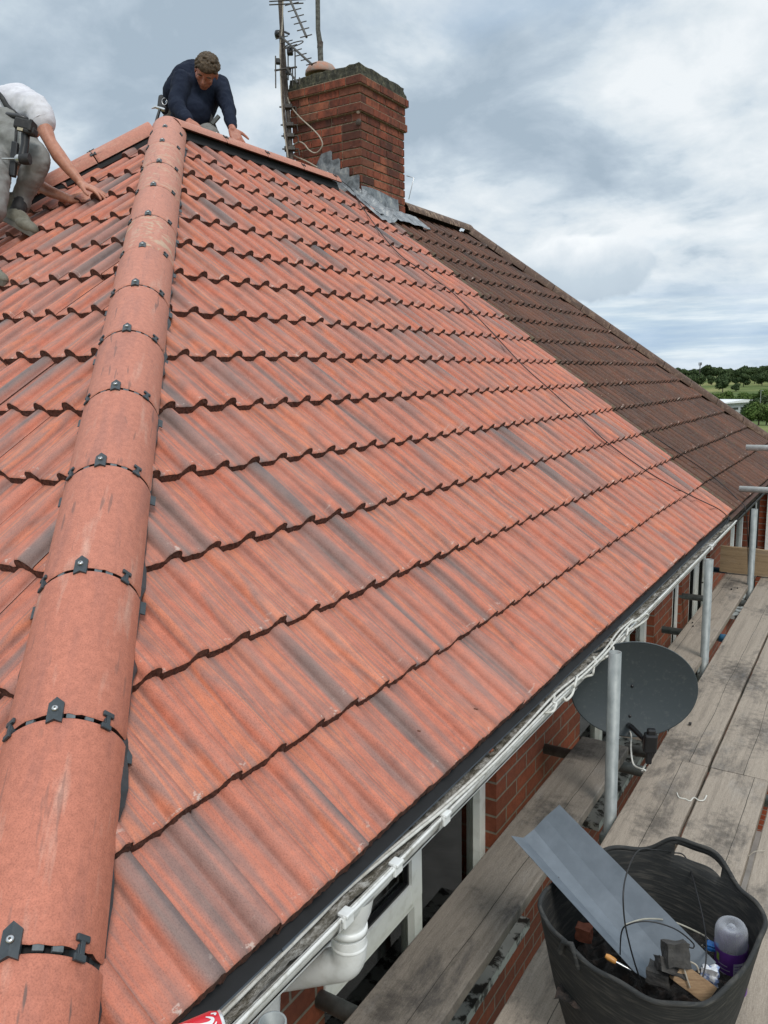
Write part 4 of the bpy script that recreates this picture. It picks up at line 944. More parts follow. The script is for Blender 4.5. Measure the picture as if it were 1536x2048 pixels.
B_ = [at(1270,1945,1.84), at(1300,1962,1.87), at(1326,1968,1.88), at(1365,1952,1.88), at(1432,1925,1.86)]
strip(T, B_, 'folded grey plastic strip leaning out of the rubber tub', 'valley_trim')
# spray bottle, upside down
bt = empty('plastic_bottle', at(1462, 1960, 1.98), 'upturned clear plastic bottle with purple label inside the tub', 'bottle')
c0 = at(1461, 1962, 2.02); ax = (at(1463, 1850, 1.96)-c0).normalized(); bl = (at(1463,1850,1.96)-c0).length
CLR = bpy.data.materials.new('clear plastic'); CLR.use_nodes = True; nt = CLR.node_tree; nt.nodes.clear()
o_ = N(nt, 'ShaderNodeOutputMaterial'); mx = N(nt, 'ShaderNodeMixShader'); tr = N(nt, 'ShaderNodeBsdfTransparent', inp={0: (.88,.89,.92,1)}); gl = N(nt, 'ShaderNodeBsdfPrincipled'); gl.inputs['Base Color'].default_value = (.55,.57,.62,1); gl.inputs['Roughness'].default_value = .12
lw = N(nt, 'ShaderNodeLayerWeight', inp={0: .35}); L2 = nt.links.new; L2(math_(nt, 'ADD', math_(nt, 'MULTIPLY', lw.outputs[1], .75), .16), mx.inputs[0]); L2(tr.outputs[0], mx.inputs[1]); L2(gl.outputs[0], mx.inputs[2]); L2(mx.outputs[0], o_.inputs[0])
R_ = .0385
mb = MB(); mb.lathe([(R_, 0), (R_, bl-.028), (R_*.97, bl-.014), (R_*.86, bl-.004), (R_*.70, bl), (R_*.45, bl-.003), (R_*.2, bl-.010), (0, bl-.012)], c0, 40, ax); mb.lathe([(.012, bl-.011), (.009, bl-.004), (0, bl-.002)], c0, 12, ax); mb.build('bottle_shell', CLR, bt)
PUR = simple('purple label', (.13,.035,.26), .4, scale=30, col2=(.17,.05,.32)); WHT = simple('white print', (.62,.60,.68), .5, scale=60, col2=(.45,.43,.55), thr=(.45,.7)); GRN = simple('lime print', (.35,.50,.10), .5)
mb = MB(); mb.lathe([(R_+.0006, -.02), (R_+.0008, bl*.70)], c0, 40, ax); mb.build('label', PUR, bt)
e1 = ax.orthogonal().normalized(); tocam = (CAM-c0); tocam = (tocam-ax*tocam.dot(ax)).normalized(); sx_ = tocam.cross(ax)
if sx_.dot(RT) < 0: sx_ = -sx_
def lpatch(mb, a0, a1, h0, h1, mi=0, r=R_+.0016):
    n_ = 8; vs = [c0+ax*h+(tocam*cos(a0+(a1-a0)*i/n_)+sx_*sin(a0+(a1-a0)*i/n_))*r for h in (h0, h1) for i in range(n_+1)]
    mb.add(vs, [(i, i+1, n_+2+i, n_+1+i) for i in range(n_)], mi, True)
mb = MB(); lpatch(mb, .15, 1.0, bl*.22, bl*.55); lpatch(mb, .2, 1.0, -.01, bl*.15); mb.build('label_panel', WHT, bt)
mb = MB()
for k in range(6): lpatch(mb, .20, .92-.1*(k % 3), bl*(.25+.05*k), bl*(.262+.05*k), 0, R_+.0022)
mb.build('label_text', PUR, bt)
mb = MB()
for k, (a0, a1) in enumerate(((-.75, -.1), (-.8, -.25), (-.7, -.05), (-.8, -.2))): lpatch(mb, a0, a1, bl*(.26+.07*k), bl*(.275+.07*k))
mb.build('label_text', WHT, bt)
mb = MB(); lpatch(mb, -.95, -.72, bl*.50, bl*.63); mb.build('label_logo', GRN, bt)
# rubble, wood, straps and bits in the tub
def rock(name, c, s, label, m, cat, seed=0, parent=None, ax=None, rough=.25):
    bm = bmesh.new(); bmesh.ops.create_cube(bm, size=1); bmesh.ops.subdivide_edges(bm, edges=bm.edges[:], cuts=5, use_grid_fill=True)
    ax = ax or (V((1,0,0)), V((0,1,0)), V((0,0,1))); vs = []
    for v in bm.verts:
        p = v.co.copy(); d_ = 1+rough*mn.noise(p*2.2+V((seed, 0, 0)))+rough*.4*mn.noise(p*6+V((seed, 0, 0)))
        p = V((p.x*s[0], p.y*s[1], p.z*s[2]))*d_; vs.append(V(c)+ax[0]*p.x+ax[1]*p.y+ax[2]*p.z)
    bm.verts.index_update(); mb = MB(); mb.add(vs, [tuple(v.index for v in f.verts) for f in bm.faces], 0, False); bm.free()
    return tag(mb.build(name, m), label, cat)
SLATE = simple('charred lump', (.030,.028,.027), .85, var=.5, scale=50, bmp=.7, col2=(.06,.055,.05))
rock('rubble_lump', at(1352, 1908, 1.80), (.050, .045, .05), 'dark broken lump standing on the grey strip', SLATE, 'rubble', 2, ax=(RT, (fwd+DN*.3).normalized(), (-DN+fwd*.2).normalized()))
rock('rubble_lump', at(1340, 1935, 1.81), (.060, .05, .03), 'flat dark lump under the standing one in the tub', SLATE, 'rubble', 4, ax=((RT+DN*.4).normalized(), (fwd+DN*.5).normalized(), (-DN+fwd*.5).normalized()))
rock('rubble_lump', at(1318, 1950, 1.83), (.05, .04, .035), 'lowest dark lump at the front rim of the tub', SLATE, 'rubble', 6)
WOODY = simple('split wood', (.42,.28,.16), .8, scale=20, sc3=(1,1,8), col2=(.26,.16,.09))
rock('wood_block', at(1382, 1962, 1.81), (.095, .05, .045), 'light wood offcut by the bottle in the tub', WOODY, 'wood offcut', 8, ax=((RT*.75+DN*.55).normalized(), (fwd+DN*.3).normalized(), (-DN*.75+RT*.5).normalized()), rough=.12)
JUNK = simple('dark debris', (.022,.019,.017), .9, scale=30, col2=(.07,.045,.035), thr=(.5,.7), bmp=.9)
mb = MB()
def jf(a, b):
    x = .335+a*.37; y = 1.20+b*.40; return V((x, y, -.43+.030*mn.noise(V((x*14, y*14, 1)))+.025*mn.noise(V((x*45, y*45, 2)))))
mb.grid(jf, 60, 60, 0, False); o = mb.build('debris', JUNK); tag(o, 'dark rubbish filling the bottom of the tub', 'rubbish', kind='stuff')
rock('tile_scrap', at(1168, 1865, 2.08), (.04, .03, .035), 'small broken orange tile piece deep in the tub', simple('tile scrap', (.28,.085,.045), .8, scale=40), 'tile scrap', 3)
rock('paper_scrap', at(1420, 1950, 1.86), (.035, .02, .04), 'crumpled white and blue wrapper beside the bottle', simple('wrapper', (.62,.64,.68), .4, scale=30, col2=(.16,.22,.4), thr=(.5,.56)), 'wrapper', 12, rough=.5)
rock('tape_scrap', at(1424, 1893, 2.0), (.028, .02, .014), 'small blue plastic cap beside the bottle', simple('blue plastic', (.02,.14,.42), .35), 'plastic cap', 13)
sd_ = empty('chisel', at(1222, 1916, 1.88), 'small tool with orange wooden handle at the front rim of the tub', 'chisel')
mb = MB(); h0, h1 = at(1211, 1911, 1.88), at(1232, 1924, 1.87); mb.tube([h0, h0.lerp(h1, .3), h0.lerp(h1, .8), h1], [.005, .0075, .007, .0055], 12); mb.build('handle', simple('orange varnish', (.55,.25,.06), .4), sd_)
mb = MB(); mb.tube([h1, at(1262, 1940, 1.86)], [.003, .005], 6); mb.build('blade', STEEL, sd_)
cable('packing_strap', [at(1282, 1965, 1.84), at(1262, 1900, 1.82), at(1248, 1830, 1.80), at(1250, 1760, 1.84), at(1275, 1703, 2.05), at(1310, 1700, 2.15), at(1345, 1705, 2.22), at(1372, 1716, 2.22), at(1395, 1790, 2.10), at(1410, 1860, 2.0), at(1412, 1920, 1.84), at(1400, 1975, 1.80)], .0019, BLACKC, 'black strap looping high over the grey strip', 'strap')
cable('packing_strap', [at(1240, 1925, 1.9), at(1243, 1865, 1.86), at(1260, 1848, 1.84), at(1300, 1843, 1.83), at(1350, 1858, 1.83), at(1385, 1885, 1.84), at(1386, 1896, 1.84), at(1376, 1893, 1.84)], .0017, BLACKC, 'thin black wire arching low across the grey strip, ending in a hook', 'wire')
cable('packing_strap', [at(1250, 1850, 1.86), at(1290, 1838, 1.92), at(1340, 1842, 1.98), at(1390, 1862, 2.0), at(1418, 1880, 2.02), at(1420, 1905, 2.02), at(1404, 1890, 2.02)], .0022, simple('clear strap', (.38,.36,.30), .4), 'pale clear strap curling behind the grey strip', 'strap')
cable('twine', [at(1380, 1975, 1.78), at(1368, 1935, 1.78), at(1372, 1922, 1.79), at(1392, 1930, 1.79), at(1398, 1945, 1.79)], .002, BEIGEC, 'loop of cream twine over the wood offcut', 'twine')
def on_board(px, py, z=-.616):
    d = (RT*((px-768)/FPX)+DN*((py-1024)/FPX)+fwd); t = (z-CAM.z)/d.z; return CAM+d*t
cable('string', [on_board(1354, 1586), on_board(1358, 1595), on_board(1370, 1598), on_board(1380, 1602), on_board(1388, 1595, -.612), on_board(1398, 1601), on_board(1408, 1600), on_board(1413, 1591)], .0028, simple('white rag', (.68,.66,.60), .9), 'scrap of white string across the joint of two boards', 'string')
cable('straw', [on_board(1497, 1712), on_board(1510, 1703, -.60), on_board(1530, 1702, -.61)], .0014, BEIGEC, 'thin straw by the gap between boards', 'straw')
q = random.Random(21)
for i, (px, py, s_) in enumerate([(1372,1427,.010), (1380,1447,.012), (1385,1245,.008), (1386,1252,.009), (1405,1165,.012), (1463,1178,.01), (1475,1176,.008)]):
    rock('mortar_crumb', on_board(px, py, -.612), (s_, s_*1.2, s_*.8), ['dark crumb on the far walkway board, the nearer of two', 'larger dark crumb on the far walkway board under the dish edge', 'small crumb on the far inner board behind the middle pole', 'second small crumb on the far inner board', 'crumb at the far window on the inner board', 'crumb on the inner board near the far pole', 'tiny crumb on the inner board next to the far pole'][i], SLATE, 'crumb', i)
# ------------------------------------------------------------------ drinks can lying on the gutter
can = empty('drinks_can', at(405, 2062, 1.17), 'red and white drinks can lying on the near gutter edge', 'drinks can')
ce = at(449, 2064, 1.16); cs = at(352, 2106, 1.13); ca = (ce-cs).normalized(); Rc = .033
RED = simple('red can paint', (.62,.015,.03), .25, scale=20, var=.1, spec=.6); ALU = simple('white can rim', (.72,.72,.72), .25, .5)
CH = .115; cb = ce-ca*CH
mb = MB(); mb.lathe([(.026, 0), (Rc, .008), (Rc, CH-.014), (Rc-.0035, CH-.004)], cb, 48, ca); mb.build('can_body', RED, can)
mb = MB(); mb.lathe([(Rc-.0035, CH-.004), (Rc-.0032, CH), (Rc-.005, CH+.0008), (Rc-.006, CH-.003), (0, CH-.003)], cb, 48, ca); mb.build('can_lid', ALU, can)
tcm = (CAM-cb); tcm = (tcm-ca*tcm.dot(ca)).normalized(); sid = ca.cross(tcm)
if sid.dot(-DN) < 0: sid = -sid
def canp(u, v_, r=Rc+.0006): return cb+ca*u+(tcm*cos(v_)+sid*sin(v_))*r       # u along the can, v round it (up = +)
def swash(pts, wd, name='lettering'):
    mb = MB(); P = smooth_path([V((a, b, c)) for a, b, c in pts], 8); vs = []
    for i, p in enumerate(P):
        t_ = (P[min(i+1, len(P)-1)]-P[max(i-1, 0)]); t_.z = 0; t_.y *= Rc; t_.normalize(); n_ = V((-t_.y, t_.x/Rc, 0)); w_ = wd*p.z
        vs += [canp(p.x-n_.x*w_, p.y-n_.y*w_), canp(p.x+n_.x*w_, p.y+n_.y*w_)]
    mb.add(vs, [(2*i, 2*i+1, 2*i+3, 2*i+2) for i in range(len(P)-1)], 0, True); return mb.build(name, simple('white ink', (.78,.78,.78), .3), can)
# cursive white script running round the can, its tall capital at the rim end
swash([(.092,.95,.3), (.100,.70,.8), (.094,.55,1.2), (.080,.62,1.4), (.066,.85,1.6), (.058,1.05,1.2), (.048,1.1,.6)], .0028)
swash([(.104,.50,.3), (.098,.35,.7), (.090,.42,1.), (.078,.55,1.3), (.060,.60,1.5), (.042,.80,.7)], .0026)
swash([(.088,.30,.5), (.076,.22,1.3), (.066,.34,1.3), (.074,.42,1.), (.084,.32,.6)], .0022)
swash([(.062,.22,.6), (.052,.15,1.3), (.044,.28,1.3), (.054,.36,1.)], .0022)
swash([(.070,.02,.4), (.076,-.1,1.), (.060,-.12,1.3), (.044,.05,1.2), (.030,.2,.7)], .0026)
swash([(.100,1.02,.8), (.106,.92,.8), (.104,.84,.8)], .0018)
swash([(.099,.13,.6), (.1025,.09,.6), (.099,.05,.6), (.0955,.09,.6), (.099,.13,.6)], .0011)
# ------------------------------------------------------------------ aerials
def rod(mb, a, b, r, seg=6): mb.tube([a, b], r, seg)
CHD = 7.35
mast = empty('aerial_mast', at(584, 318, CHD), 'rusty aerial mast strapped to the left side of the chimney, carrying several aerials', 'aerial mast')
mb = MB(); mb.tube([at(583, 322, CHD), at(574, 200, CHD), at(567, 110, CHD), at(558, -40, CHD)], .021, 12); mb.build('mast_tube', RUST, mast)
mb = MB(); mb.tube([at(576, 322, CHD-.04), at(568, 220, CHD-.04), at(562, 130, CHD-.04), at(561, 60, CHD-.04)], .012, 10); mb.build('mast_tube', RUST, mast)
for y in (214, 250, 272, 298):
    mb = MB(); p = at(574+(y-214)*.07, y, CHD-.02); mb.cbox(p, (.10, .05, .035), (RT, fwd, -DN), .004); rod(mb, p-RT*.07+DN*.0, p+RT*.08, .007); rod(mb, p+RT*.08, p+RT*.09+DN*.06, .006)
    mb.build('mast_clamp', DARKM, mast)
cable('mast_cable', [at(566, 0, CHD-.05), at(564, 60, CHD-.05), at(560, 95, CHD-.05), at(561, 150, CHD-.06), at(566, 240, CHD-.06), at(576, 315, CHD-.05)], .006, BEIGEC, None, None, mast)
def yagi(root, a, b, n, el, er, label, refl=False, dm=(), eldir=None):
    o = empty('television_aerial', a, label, 'aerial'); mb = MB(); rod(mb, a, b, .0105, 8); mb.build('boom', DARKM, o); a = V(a); b = V(b)
    for i in range(n):
        f = .12+.86*i/(n-1); p = a.lerp(b, f); e_ = eldir*(el*(1-.25*f)); mb = MB(); rod(mb, p-e_, p+e_, .0048); mb.build('element', DARKM, o)
    return o
e_ = (RT*.96-DN*.25).normalized()
ya = yagi(mast, at(574, -14, CHD-.15), at(613, 74, CHD-.75), 7, .068, 0, 'upper aerial with cross rods pointing down right at the top of the mast', eldir=e_)
mb = MB(); p = at(576, 3, CHD-.15); rod(mb, p-RT*.17, p+RT*.16-DN*.02, .006); rod(mb, p-RT*.17+DN*.03, p+RT*.14+DN*.015, .006); mb.build('reflector', DARKM, ya)
yb = yagi(mast, at(556, 68, CHD+.0), at(624, 129, CHD-.5), 7, .062, 0, 'middle aerial with folded loop pointing down right beside the chimney pot', eldir=e_)
mb = MB(); p = at(580, 94, CHD-.15); ring = [p+RT*(.09*cos(t_)+.03)-DN*(.018*sin(t_)+.02+.03*cos(t_)) for t_ in [2*pi*i/20 for i in range(21)]]; mb.tube(ring, .005, 6, caps=False); mb.build('dipole_loop', DARKM, yb)
mb = MB(); mb.cbox(at(580, 103, CHD-.15), (.055, .05, .06), (RT, fwd, -DN), .01); mb.build('junction_box', BLACKP, yb)
mb = MB(); mb.lathe([(0, .03), (.028, .025), (.034, 0), (.028, -.03), (0, -.035)], at(556, 68, CHD), 12); rod(mb, at(570, 64, CHD-.05), at(578, 68, CHD-.1), .01); mb.build('boom_cap', BLACKP, yb)
yc = empty('television_aerial', at(569, 138, CHD-.05), 'lower aerial with upright rods on both sides of the mast', 'aerial')
mb = MB(); rod(mb, at(549, 141, CHD-.1), at(594, 134, CHD-.1), .009, 8); rod(mb, at(574, 138, CHD-.1), at(596, 166, CHD-.35), .009, 8); mb.build('boom', DARKM, yc)
for x, y0, y1 in ((551, 112, 176), (590, 96, 158), (576, 98, 160), (585, 138, 172), (599, 155, 170)):
    mb = MB(); rod(mb, at(x, y0, CHD-.12), at(x+.5, y1, CHD-.12), .0062); mb.build('element', DARKM, yc)
mb = MB(); mb.cbox(at(556, 123, CHD-.08), (.04, .04, .05), (RT, fwd, -DN), .01); mb.cbox(at(577, 142, CHD-.08), (.05, .04, .07), (RT, fwd, -DN), .012); mb.build('junction_box', BLACKP, yc)
pm = empty('flue_pole', at(642, 150, 7.5), 'thick lichen covered pole rising behind the chimney pot', 'pole')
mb = MB(); mb.tube([at(643, 165, 7.55), at(640, 88, 7.55), at(636, 60, 7.55), at(635, -40, 7.55)], [.026, .026, .022, .022], 12); mb.build('pole_tube', simple('lichen grey metal', (.12,.12,.105), .85, scale=40, col2=(.045,.042,.036), bmp=.6), pm)
mb = MB(); mb.tube([at(640.5, 84, 7.55), at(640, 96, 7.55)], .028, 12); mb.build('collar', RUST, pm)
def on_face(px, py, y=CY0-.046):
    d = (RT*((px-768)/FPX)+DN*((py-1024)/FPX)+fwd); t = (y-CAM.y)/d.y; return CAM+d*t
cable('chimney_cable', [on_face(x, y) for x, y in ((575,195), (582,213), (600,235), (622,255), (638,272), (645,288), (640,300), (630,306), (618,300), (608,288), (598,284), (588,290), (580,300), (590,312), (612,322), (635,335))], .0065, BEIGEC, 'beige cable looping loosely over the chimney side', 'cable')
wy = MB(); wy.tube([V((CX1+.01, CY1+.02, 3.0)), V((CX1+.09, CY1+.02, 2.97)), V((CX1+.03, CY1+.02, 2.78))], .004, 6); tag(wy.build('wall_wire', STEEL), 'thin bent wire sticking out of the right side of the chimney', 'wire')
for i, (z, s_) in enumerate(((3.385, .02), (3.30, .03))):
    mb = MB(); mb.lathe([(0, .012), (s_*.7, .010), (s_, 0)], V((CX1-.015, CY0-.004, z)), 10, (0,-1,0)); mb.build('corner_stud', BEIGEC if i == 0 else RUST, chimney)
# ------------------------------------------------------------------ far country
def leafball(seed, R, H, n, squash=.8, leaf=.5, lobes=7):
    q = random.Random(seed); mb = MB(); cs_ = [(V((q.uniform(-.55,.55)*R, q.uniform(-.55,.55)*R, H*.3+q.uniform(0,.6)*H)), q.uniform(.38,.62)*R) for _ in range(lobes)]
    cs_.append((V((0,0,H*.55)), R*.75))
    for c, r in cs_:
        for _ in range(n):
            u = V((q.gauss(0,1), q.gauss(0,1), q.gauss(0,1))).normalized(); rr_ = r*(q.random()**.35)*(1+.15*mn.noise(u*3+V((seed,0,0)))); p = c+V((u.x, u.y, u.z*squash))*rr_
            a = V((q.gauss(0,1), q.gauss(0,1), q.gauss(0,1))).normalized(); b = a.cross(u+V((.01,.02,.03))).normalized(); s_ = leaf*q.uniform(.6,1.3)
            mb.add([p-a*s_-b*s_*.6, p+a*s_-b*s_*.5, p+a*s_*.8+b*s_*.6, p-a*s_*.7+b*s_*.7], [(0,1,2,3)], 0, False, None, (q.random(), 0, 0))
    return mb
def leafm(name, a, b):
    m, nt, bb = mat(name, a, .9, spec=.1); r = attr(nt, 'rc'); sr = N(nt, 'ShaderNodeSeparateXYZ'); nt.links.new(r, sr.inputs[0])
    f = noise_(nt, posc(nt), .12, 3); nt.links.new(ramp(nt, [(.25, a), (.8, b)], math_(nt, 'ADD', math_(nt, 'MULTIPLY', sr.outputs[0], .5), math_(nt, 'MULTIPLY', f, .5))).outputs[0], bb.inputs['Base Color']); return m
LEAFA = leafm('dark leaves', (.026,.048,.020), (.085,.115,.050)); LEAFB = leafm('mid leaves', (.04,.075,.018), (.12,.17,.05)); BARK = simple('bark', (.10,.08,.06), .9)
tp = []
for i in range(4):
    mbt = leafball(i+3, 5.2, 8.5, 330, leaf=.50); mbt.v = [tuple(V(v)+V((0,0,1.3))) for v in mbt.v]
    tp.append(mbt)
def pos_far(px, dist):
    "ground point in the direction of a photo column at this distance"
    d = RT*((px-768)/FPX)+fwd; d = V((d.x, d.y, 0)).normalized(); x, y = CAM.x+d.x*dist, CAM.y+d.y*dist; return V((x, y, ground_h(x, y)))
protos = {}
def tree(px, dist, sc_, kind, label, group, leafm_=None, rot=0):
    key = (kind, leafm_.name)
    p = pos_far(px, dist)
    if key not in protos:
        o = empty('tree', (0,0,0), label, 'tree', group); mb = tp[kind]; c = mb.build('crown', leafm_, o, fix=False)
        m2 = MB(); m2.tube([(0,0,-.5), (.1,0,2), (0,.1,4.5), (.2,0,7)], [.4,.32,.22,.08], 7); m2.build('trunk', BARK, o); protos[key] = o
        for k_ in range(4):
            a_ = k_*1.6; m2 = MB(); m2.tube([(0,0,3+k_*.5), (1.3*cos(a_),1.3*sin(a_),4.6+k_*.4), (2.4*cos(a_),2.4*sin(a_),6+k_*.4)], [.16,.1,.03], 5); m2.build('limb', BARK, o)
        r = o
    else:
        r = copy_tree(protos[key]); r['label'] = label; r['group'] = group
    r.location = p-V((0,0,.4)); r.scale = (sc_,)*3; r.rotation_euler.z = rot; return r
q = random.Random(77)
GT = 'trees in the country beyond the roofs'
# skyline wood, hedge belts and single trees, built where they stand
n_ = 0
for px in list(range(1300, 1760, 12))+list(range(1760, 2300, 24)):
    tree(px+q.uniform(-5, 5), 900+q.uniform(-40, 60), q.uniform(.95, 1.5), q.randrange(4), 'dark tree in the wood along the skyline', GT, LEAFA, q.random()*6)
for px in list(range(1330, 1760, 16))+list(range(1760, 2300, 36)):
    tree(px+q.uniform(-5, 5), 790+q.uniform(-50, 30), q.uniform(.7, 1.15), q.randrange(4), 'dark tree in the wood along the skyline', GT, LEAFA, q.random()*6)
for px in range(1310, 1760, 13):
    tree(px+q.uniform(-5, 5), 945+q.uniform(-15, 60), q.uniform(.9, 1.4), q.randrange(4), 'dark tree in the wood along the skyline', GT, LEAFA, q.random()*6)
for px in range(1380, 1760, 15):
    tree(px+q.uniform(-5, 5), 395+q.uniform(-25, 40), q.uniform(.55, .95), q.randrange(4), 'mid green tree in the belt behind the long white roof', GT, LEAFB, q.random()*6)
tree(1433, 640, 1.0, 1, 'lone round dark tree standing in the upper field', GT, LEAFA); tree(1459, 650, .62, 2, 'small bush in the upper field, right of the lone round tree', GT, LEAFA)
for px, d_, s_ in ((1484, 262, .50), (1496, 268, .58), (1510, 262, .66), (1526, 266, .75), (1545, 262, .8), (1565, 262, .8)):
    tree(px, d_, s_, q.randrange(4), 'dark green tree in front of the long white roof', GT, LEAFA, q.random()*6)
for px, d_, s_ in ((1492, 190, .42), (1507, 195, .50), (1522, 190, .42), (1538, 190, .46), (1556, 190, .5)):
    tree(px, d_, s_, q.randrange(4), 'bright green bush at the edge of the nearer meadow', GT, LEAFB, q.random()*6)
# long low building with white roof
wb = empty('warehouse', pos_far(1478, 300), 'long low building with white roof among the trees', 'warehouse'); pw = pos_far(1430, 300); pe = pos_far(1520, 330)
dxw = (pe-pw); dxw.z = 0; wl = dxw.length; dxw.normalize(); dyw = V((-dxw.y, dxw.x, 0)); zb_ = min(pw.z, pe.z)
ztw = CAM.z - 300*.0345
mb = MB(); o0 = V((pw.x, pw.y, 0))
mb.ext([(0, zb_), (wl, zb_), (wl, ztw), (0, ztw)], (dxw, (0,0,1), dyw), o0, 0, 18); mb.build('wall', simple('pale cladding', (.42,.45,.47), .6, var=.2, scale=.3), wb)
mb = MB(); mb.ext([(-1, ztw), (wl+1, ztw), (wl+1, ztw+.15), (wl*.45, ztw+1.1), (-1, ztw+.25)], (dxw, (0,0,1), dyw), o0, -1.2, 19); mb.build('roof', simple('white roofing', (.82,.84,.86), .5), wb)
for k in range(5):
    mb = MB(); mb.ext([(1.4+k*wl/5.2, ztw-2.4), (1.4+(k+.72)*wl/5.2, ztw-2.4), (1.4+(k+.72)*wl/5.2, ztw-1.6), (1.4+k*wl/5.2, ztw-1.6)], (dxw, (0,0,1), dyw), o0, -.1, .2); mb.build('window', simple('dark glazing', (.03,.035,.04), .2), wb)
tm = empty('telecom_mast', pos_far(1387, 880), 'tiny telecom mast on the skyline left of the wood', 'mast'); pz = pos_far(1387, 880)
mb = MB(); mb.tube([pz, pz+V((0,0,17))], .45, 8); mb.build('mast_pole', DARKM, tm)
for k in range(5):
    a_ = k*1.256; mb = MB(); mb.cbox(pz+V((1.3*cos(a_), 1.3*sin(a_), 18.3)), (.5, .5, 2.6)); mb.build('antenna', DARKM, tm)
mb = MB(); mb.lathe([(.2, 0), (1.5, .2), (1.5, .5), (.2, .7)], pz+V((0,0,16.6)), 12); mb.build('platform', DARKM, tm)
lp = empty('lamp_post', pos_far(1508, 240), 'thin pole standing among the trees in front of the long building', 'lamp post'); pz = pos_far(1508, 240); mb = MB(); mb.tube([pz, pz+V((0,0,8.5))], .09, 6); mb.build('post', GALV, lp); mb = MB(); mb.cbox(pz+V((.3,0,8.5)), (.8,.25,.12)); mb.build('lamp_head', GALV, lp)

for i, (px, py, s_, lb) in enumerate([(952, 1418, .012, 'dry curled leaf on the second row of red tiles'), (838, 1462, .009, 'small brown chip lying on the lowest row of red tiles')]):
    rock('leaf_scrap', on_tiles(px, py, .062), (s_, s_*.4, .003), lb, simple('dry leaf', (.16,.06,.035), .8), 'debris', i+31)
rock('tile_chip', V((-.03, 1.62, -.058)), (.03, .018, .008), 'orange tile chip lying in the gutter silt', simple('tile chip', (.38,.13,.07), .8), 'debris', 41)
# ------------------------------------------------------------------ people
def caps(mb, P, seg=16):
    "closed tapered capsules along a chain of (point, radius); overlapping pieces are fused by voxels"
    for (a, ra), (b, rb) in zip(P, P[1:]):
        a, b = V(a), V(b); d = b-a; l = d.length
        if l < 1e-5: continue
        d /= l; e = d.orthogonal().normalized(); g = d.cross(e); prof_ = []
        n_ = 4
        for k in range(n_+1): t = -pi/2+pi/2*k/n_; prof_.append((max(ra*cos(t), 0), ra*sin(t)))
        for k in range(n_+1): t = pi/2*k/n_; prof_.append((max(rb*cos(t), 0), l+rb*sin(t)))
        vs = [a+d*prof_[0][1]]; 
        for r, h in prof_[1:-1]: vs += [a+d*h+(e*cos(2*pi*j/seg)+g*sin(2*pi*j/seg))*r for j in range(seg)]
        vs.append(a+d*prof_[-1][1]); m_ = len(prof_)-2
        fs = [(0, 1+(j+1)%seg, 1+j) for j in range(seg)]
        for i in range(m_-1): fs += [(1+i*seg+j, 1+i*seg+(j+1)%seg, 1+(i+1)*seg+(j+1)%seg, 1+(i+1)*seg+j) for j in range(seg)]
        fs += [(1+(m_-1)*seg+j, 1+(m_-1)*seg+(j+1)%seg, len(vs)-1) for j in range(seg)]
        mb.add(vs, fs)
def ell(mb, c, r, ax, seg=20):
    c = V(c); n_ = 10; vs = [c-ax[2]*r[2]]
    for i in range(1, n_):
        t = -pi/2+pi*i/n_
        vs += [c+ax[0]*(r[0]*cos(t)*cos(2*pi*j/seg))+ax[1]*(r[1]*cos(t)*sin(2*pi*j/seg))+ax[2]*(r[2]*sin(t)) for j in range(seg)]
    vs.append(c+ax[2]*r[2]); fs = [(0, 1+(j+1)%seg, 1+j) for j in range(seg)]
    for i in range(n_-2): fs += [(1+i*seg+j, 1+i*seg+(j+1)%seg, 1+(i+1)*seg+(j+1)%seg, 1+(i+1)*seg+j) for j in range(seg)]
    fs += [(1+(n_-2)*seg+j, 1+(n_-2)*seg+(j+1)%seg, len(vs)-1) for j in range(seg)]
    mb.add(vs, fs)
def fuse(mb, name, m, parent, vox=.008, smooth=4, fold=None):
    o = mb.build(name, m, parent); r = o.modifiers.new('r', 'REMESH'); r.mode = 'VOXEL'; r.voxel_size = vox; r.use_smooth_shade = True
    s_ = o.modifiers.new('s', 'SMOOTH'); s_.factor = .5; s_.iterations = smooth
    bpy.context.view_layer.update()
    dg = bpy.context.evaluated_depsgraph_get(); me = bpy.data.meshes.new_from_object(o.evaluated_get(dg))
    o.modifiers.clear(); o.data = me; me.materials.clear(); me.materials.append(m if not isinstance(m, list) else m[0])
    if fold:
        amp, sc3, seed = fold; nn = [v.normal.copy() for v in me.vertices]; off = wloc(o)
        for v, n_ in zip(me.vertices, nn):
            p = v.co+off; k = mn.noise(V((p.x*sc3[0]+seed, p.y*sc3[1], p.z*sc3[2])))+.5*(1-2*abs(mn.noise(V((p.x*sc3[0]*1.9, p.y*sc3[1]*1.9+seed, p.z*sc3[2]*1.9)))))
            v.co += n_*amp*k
    for p in me.polygons: p.use_smooth = True
    return o
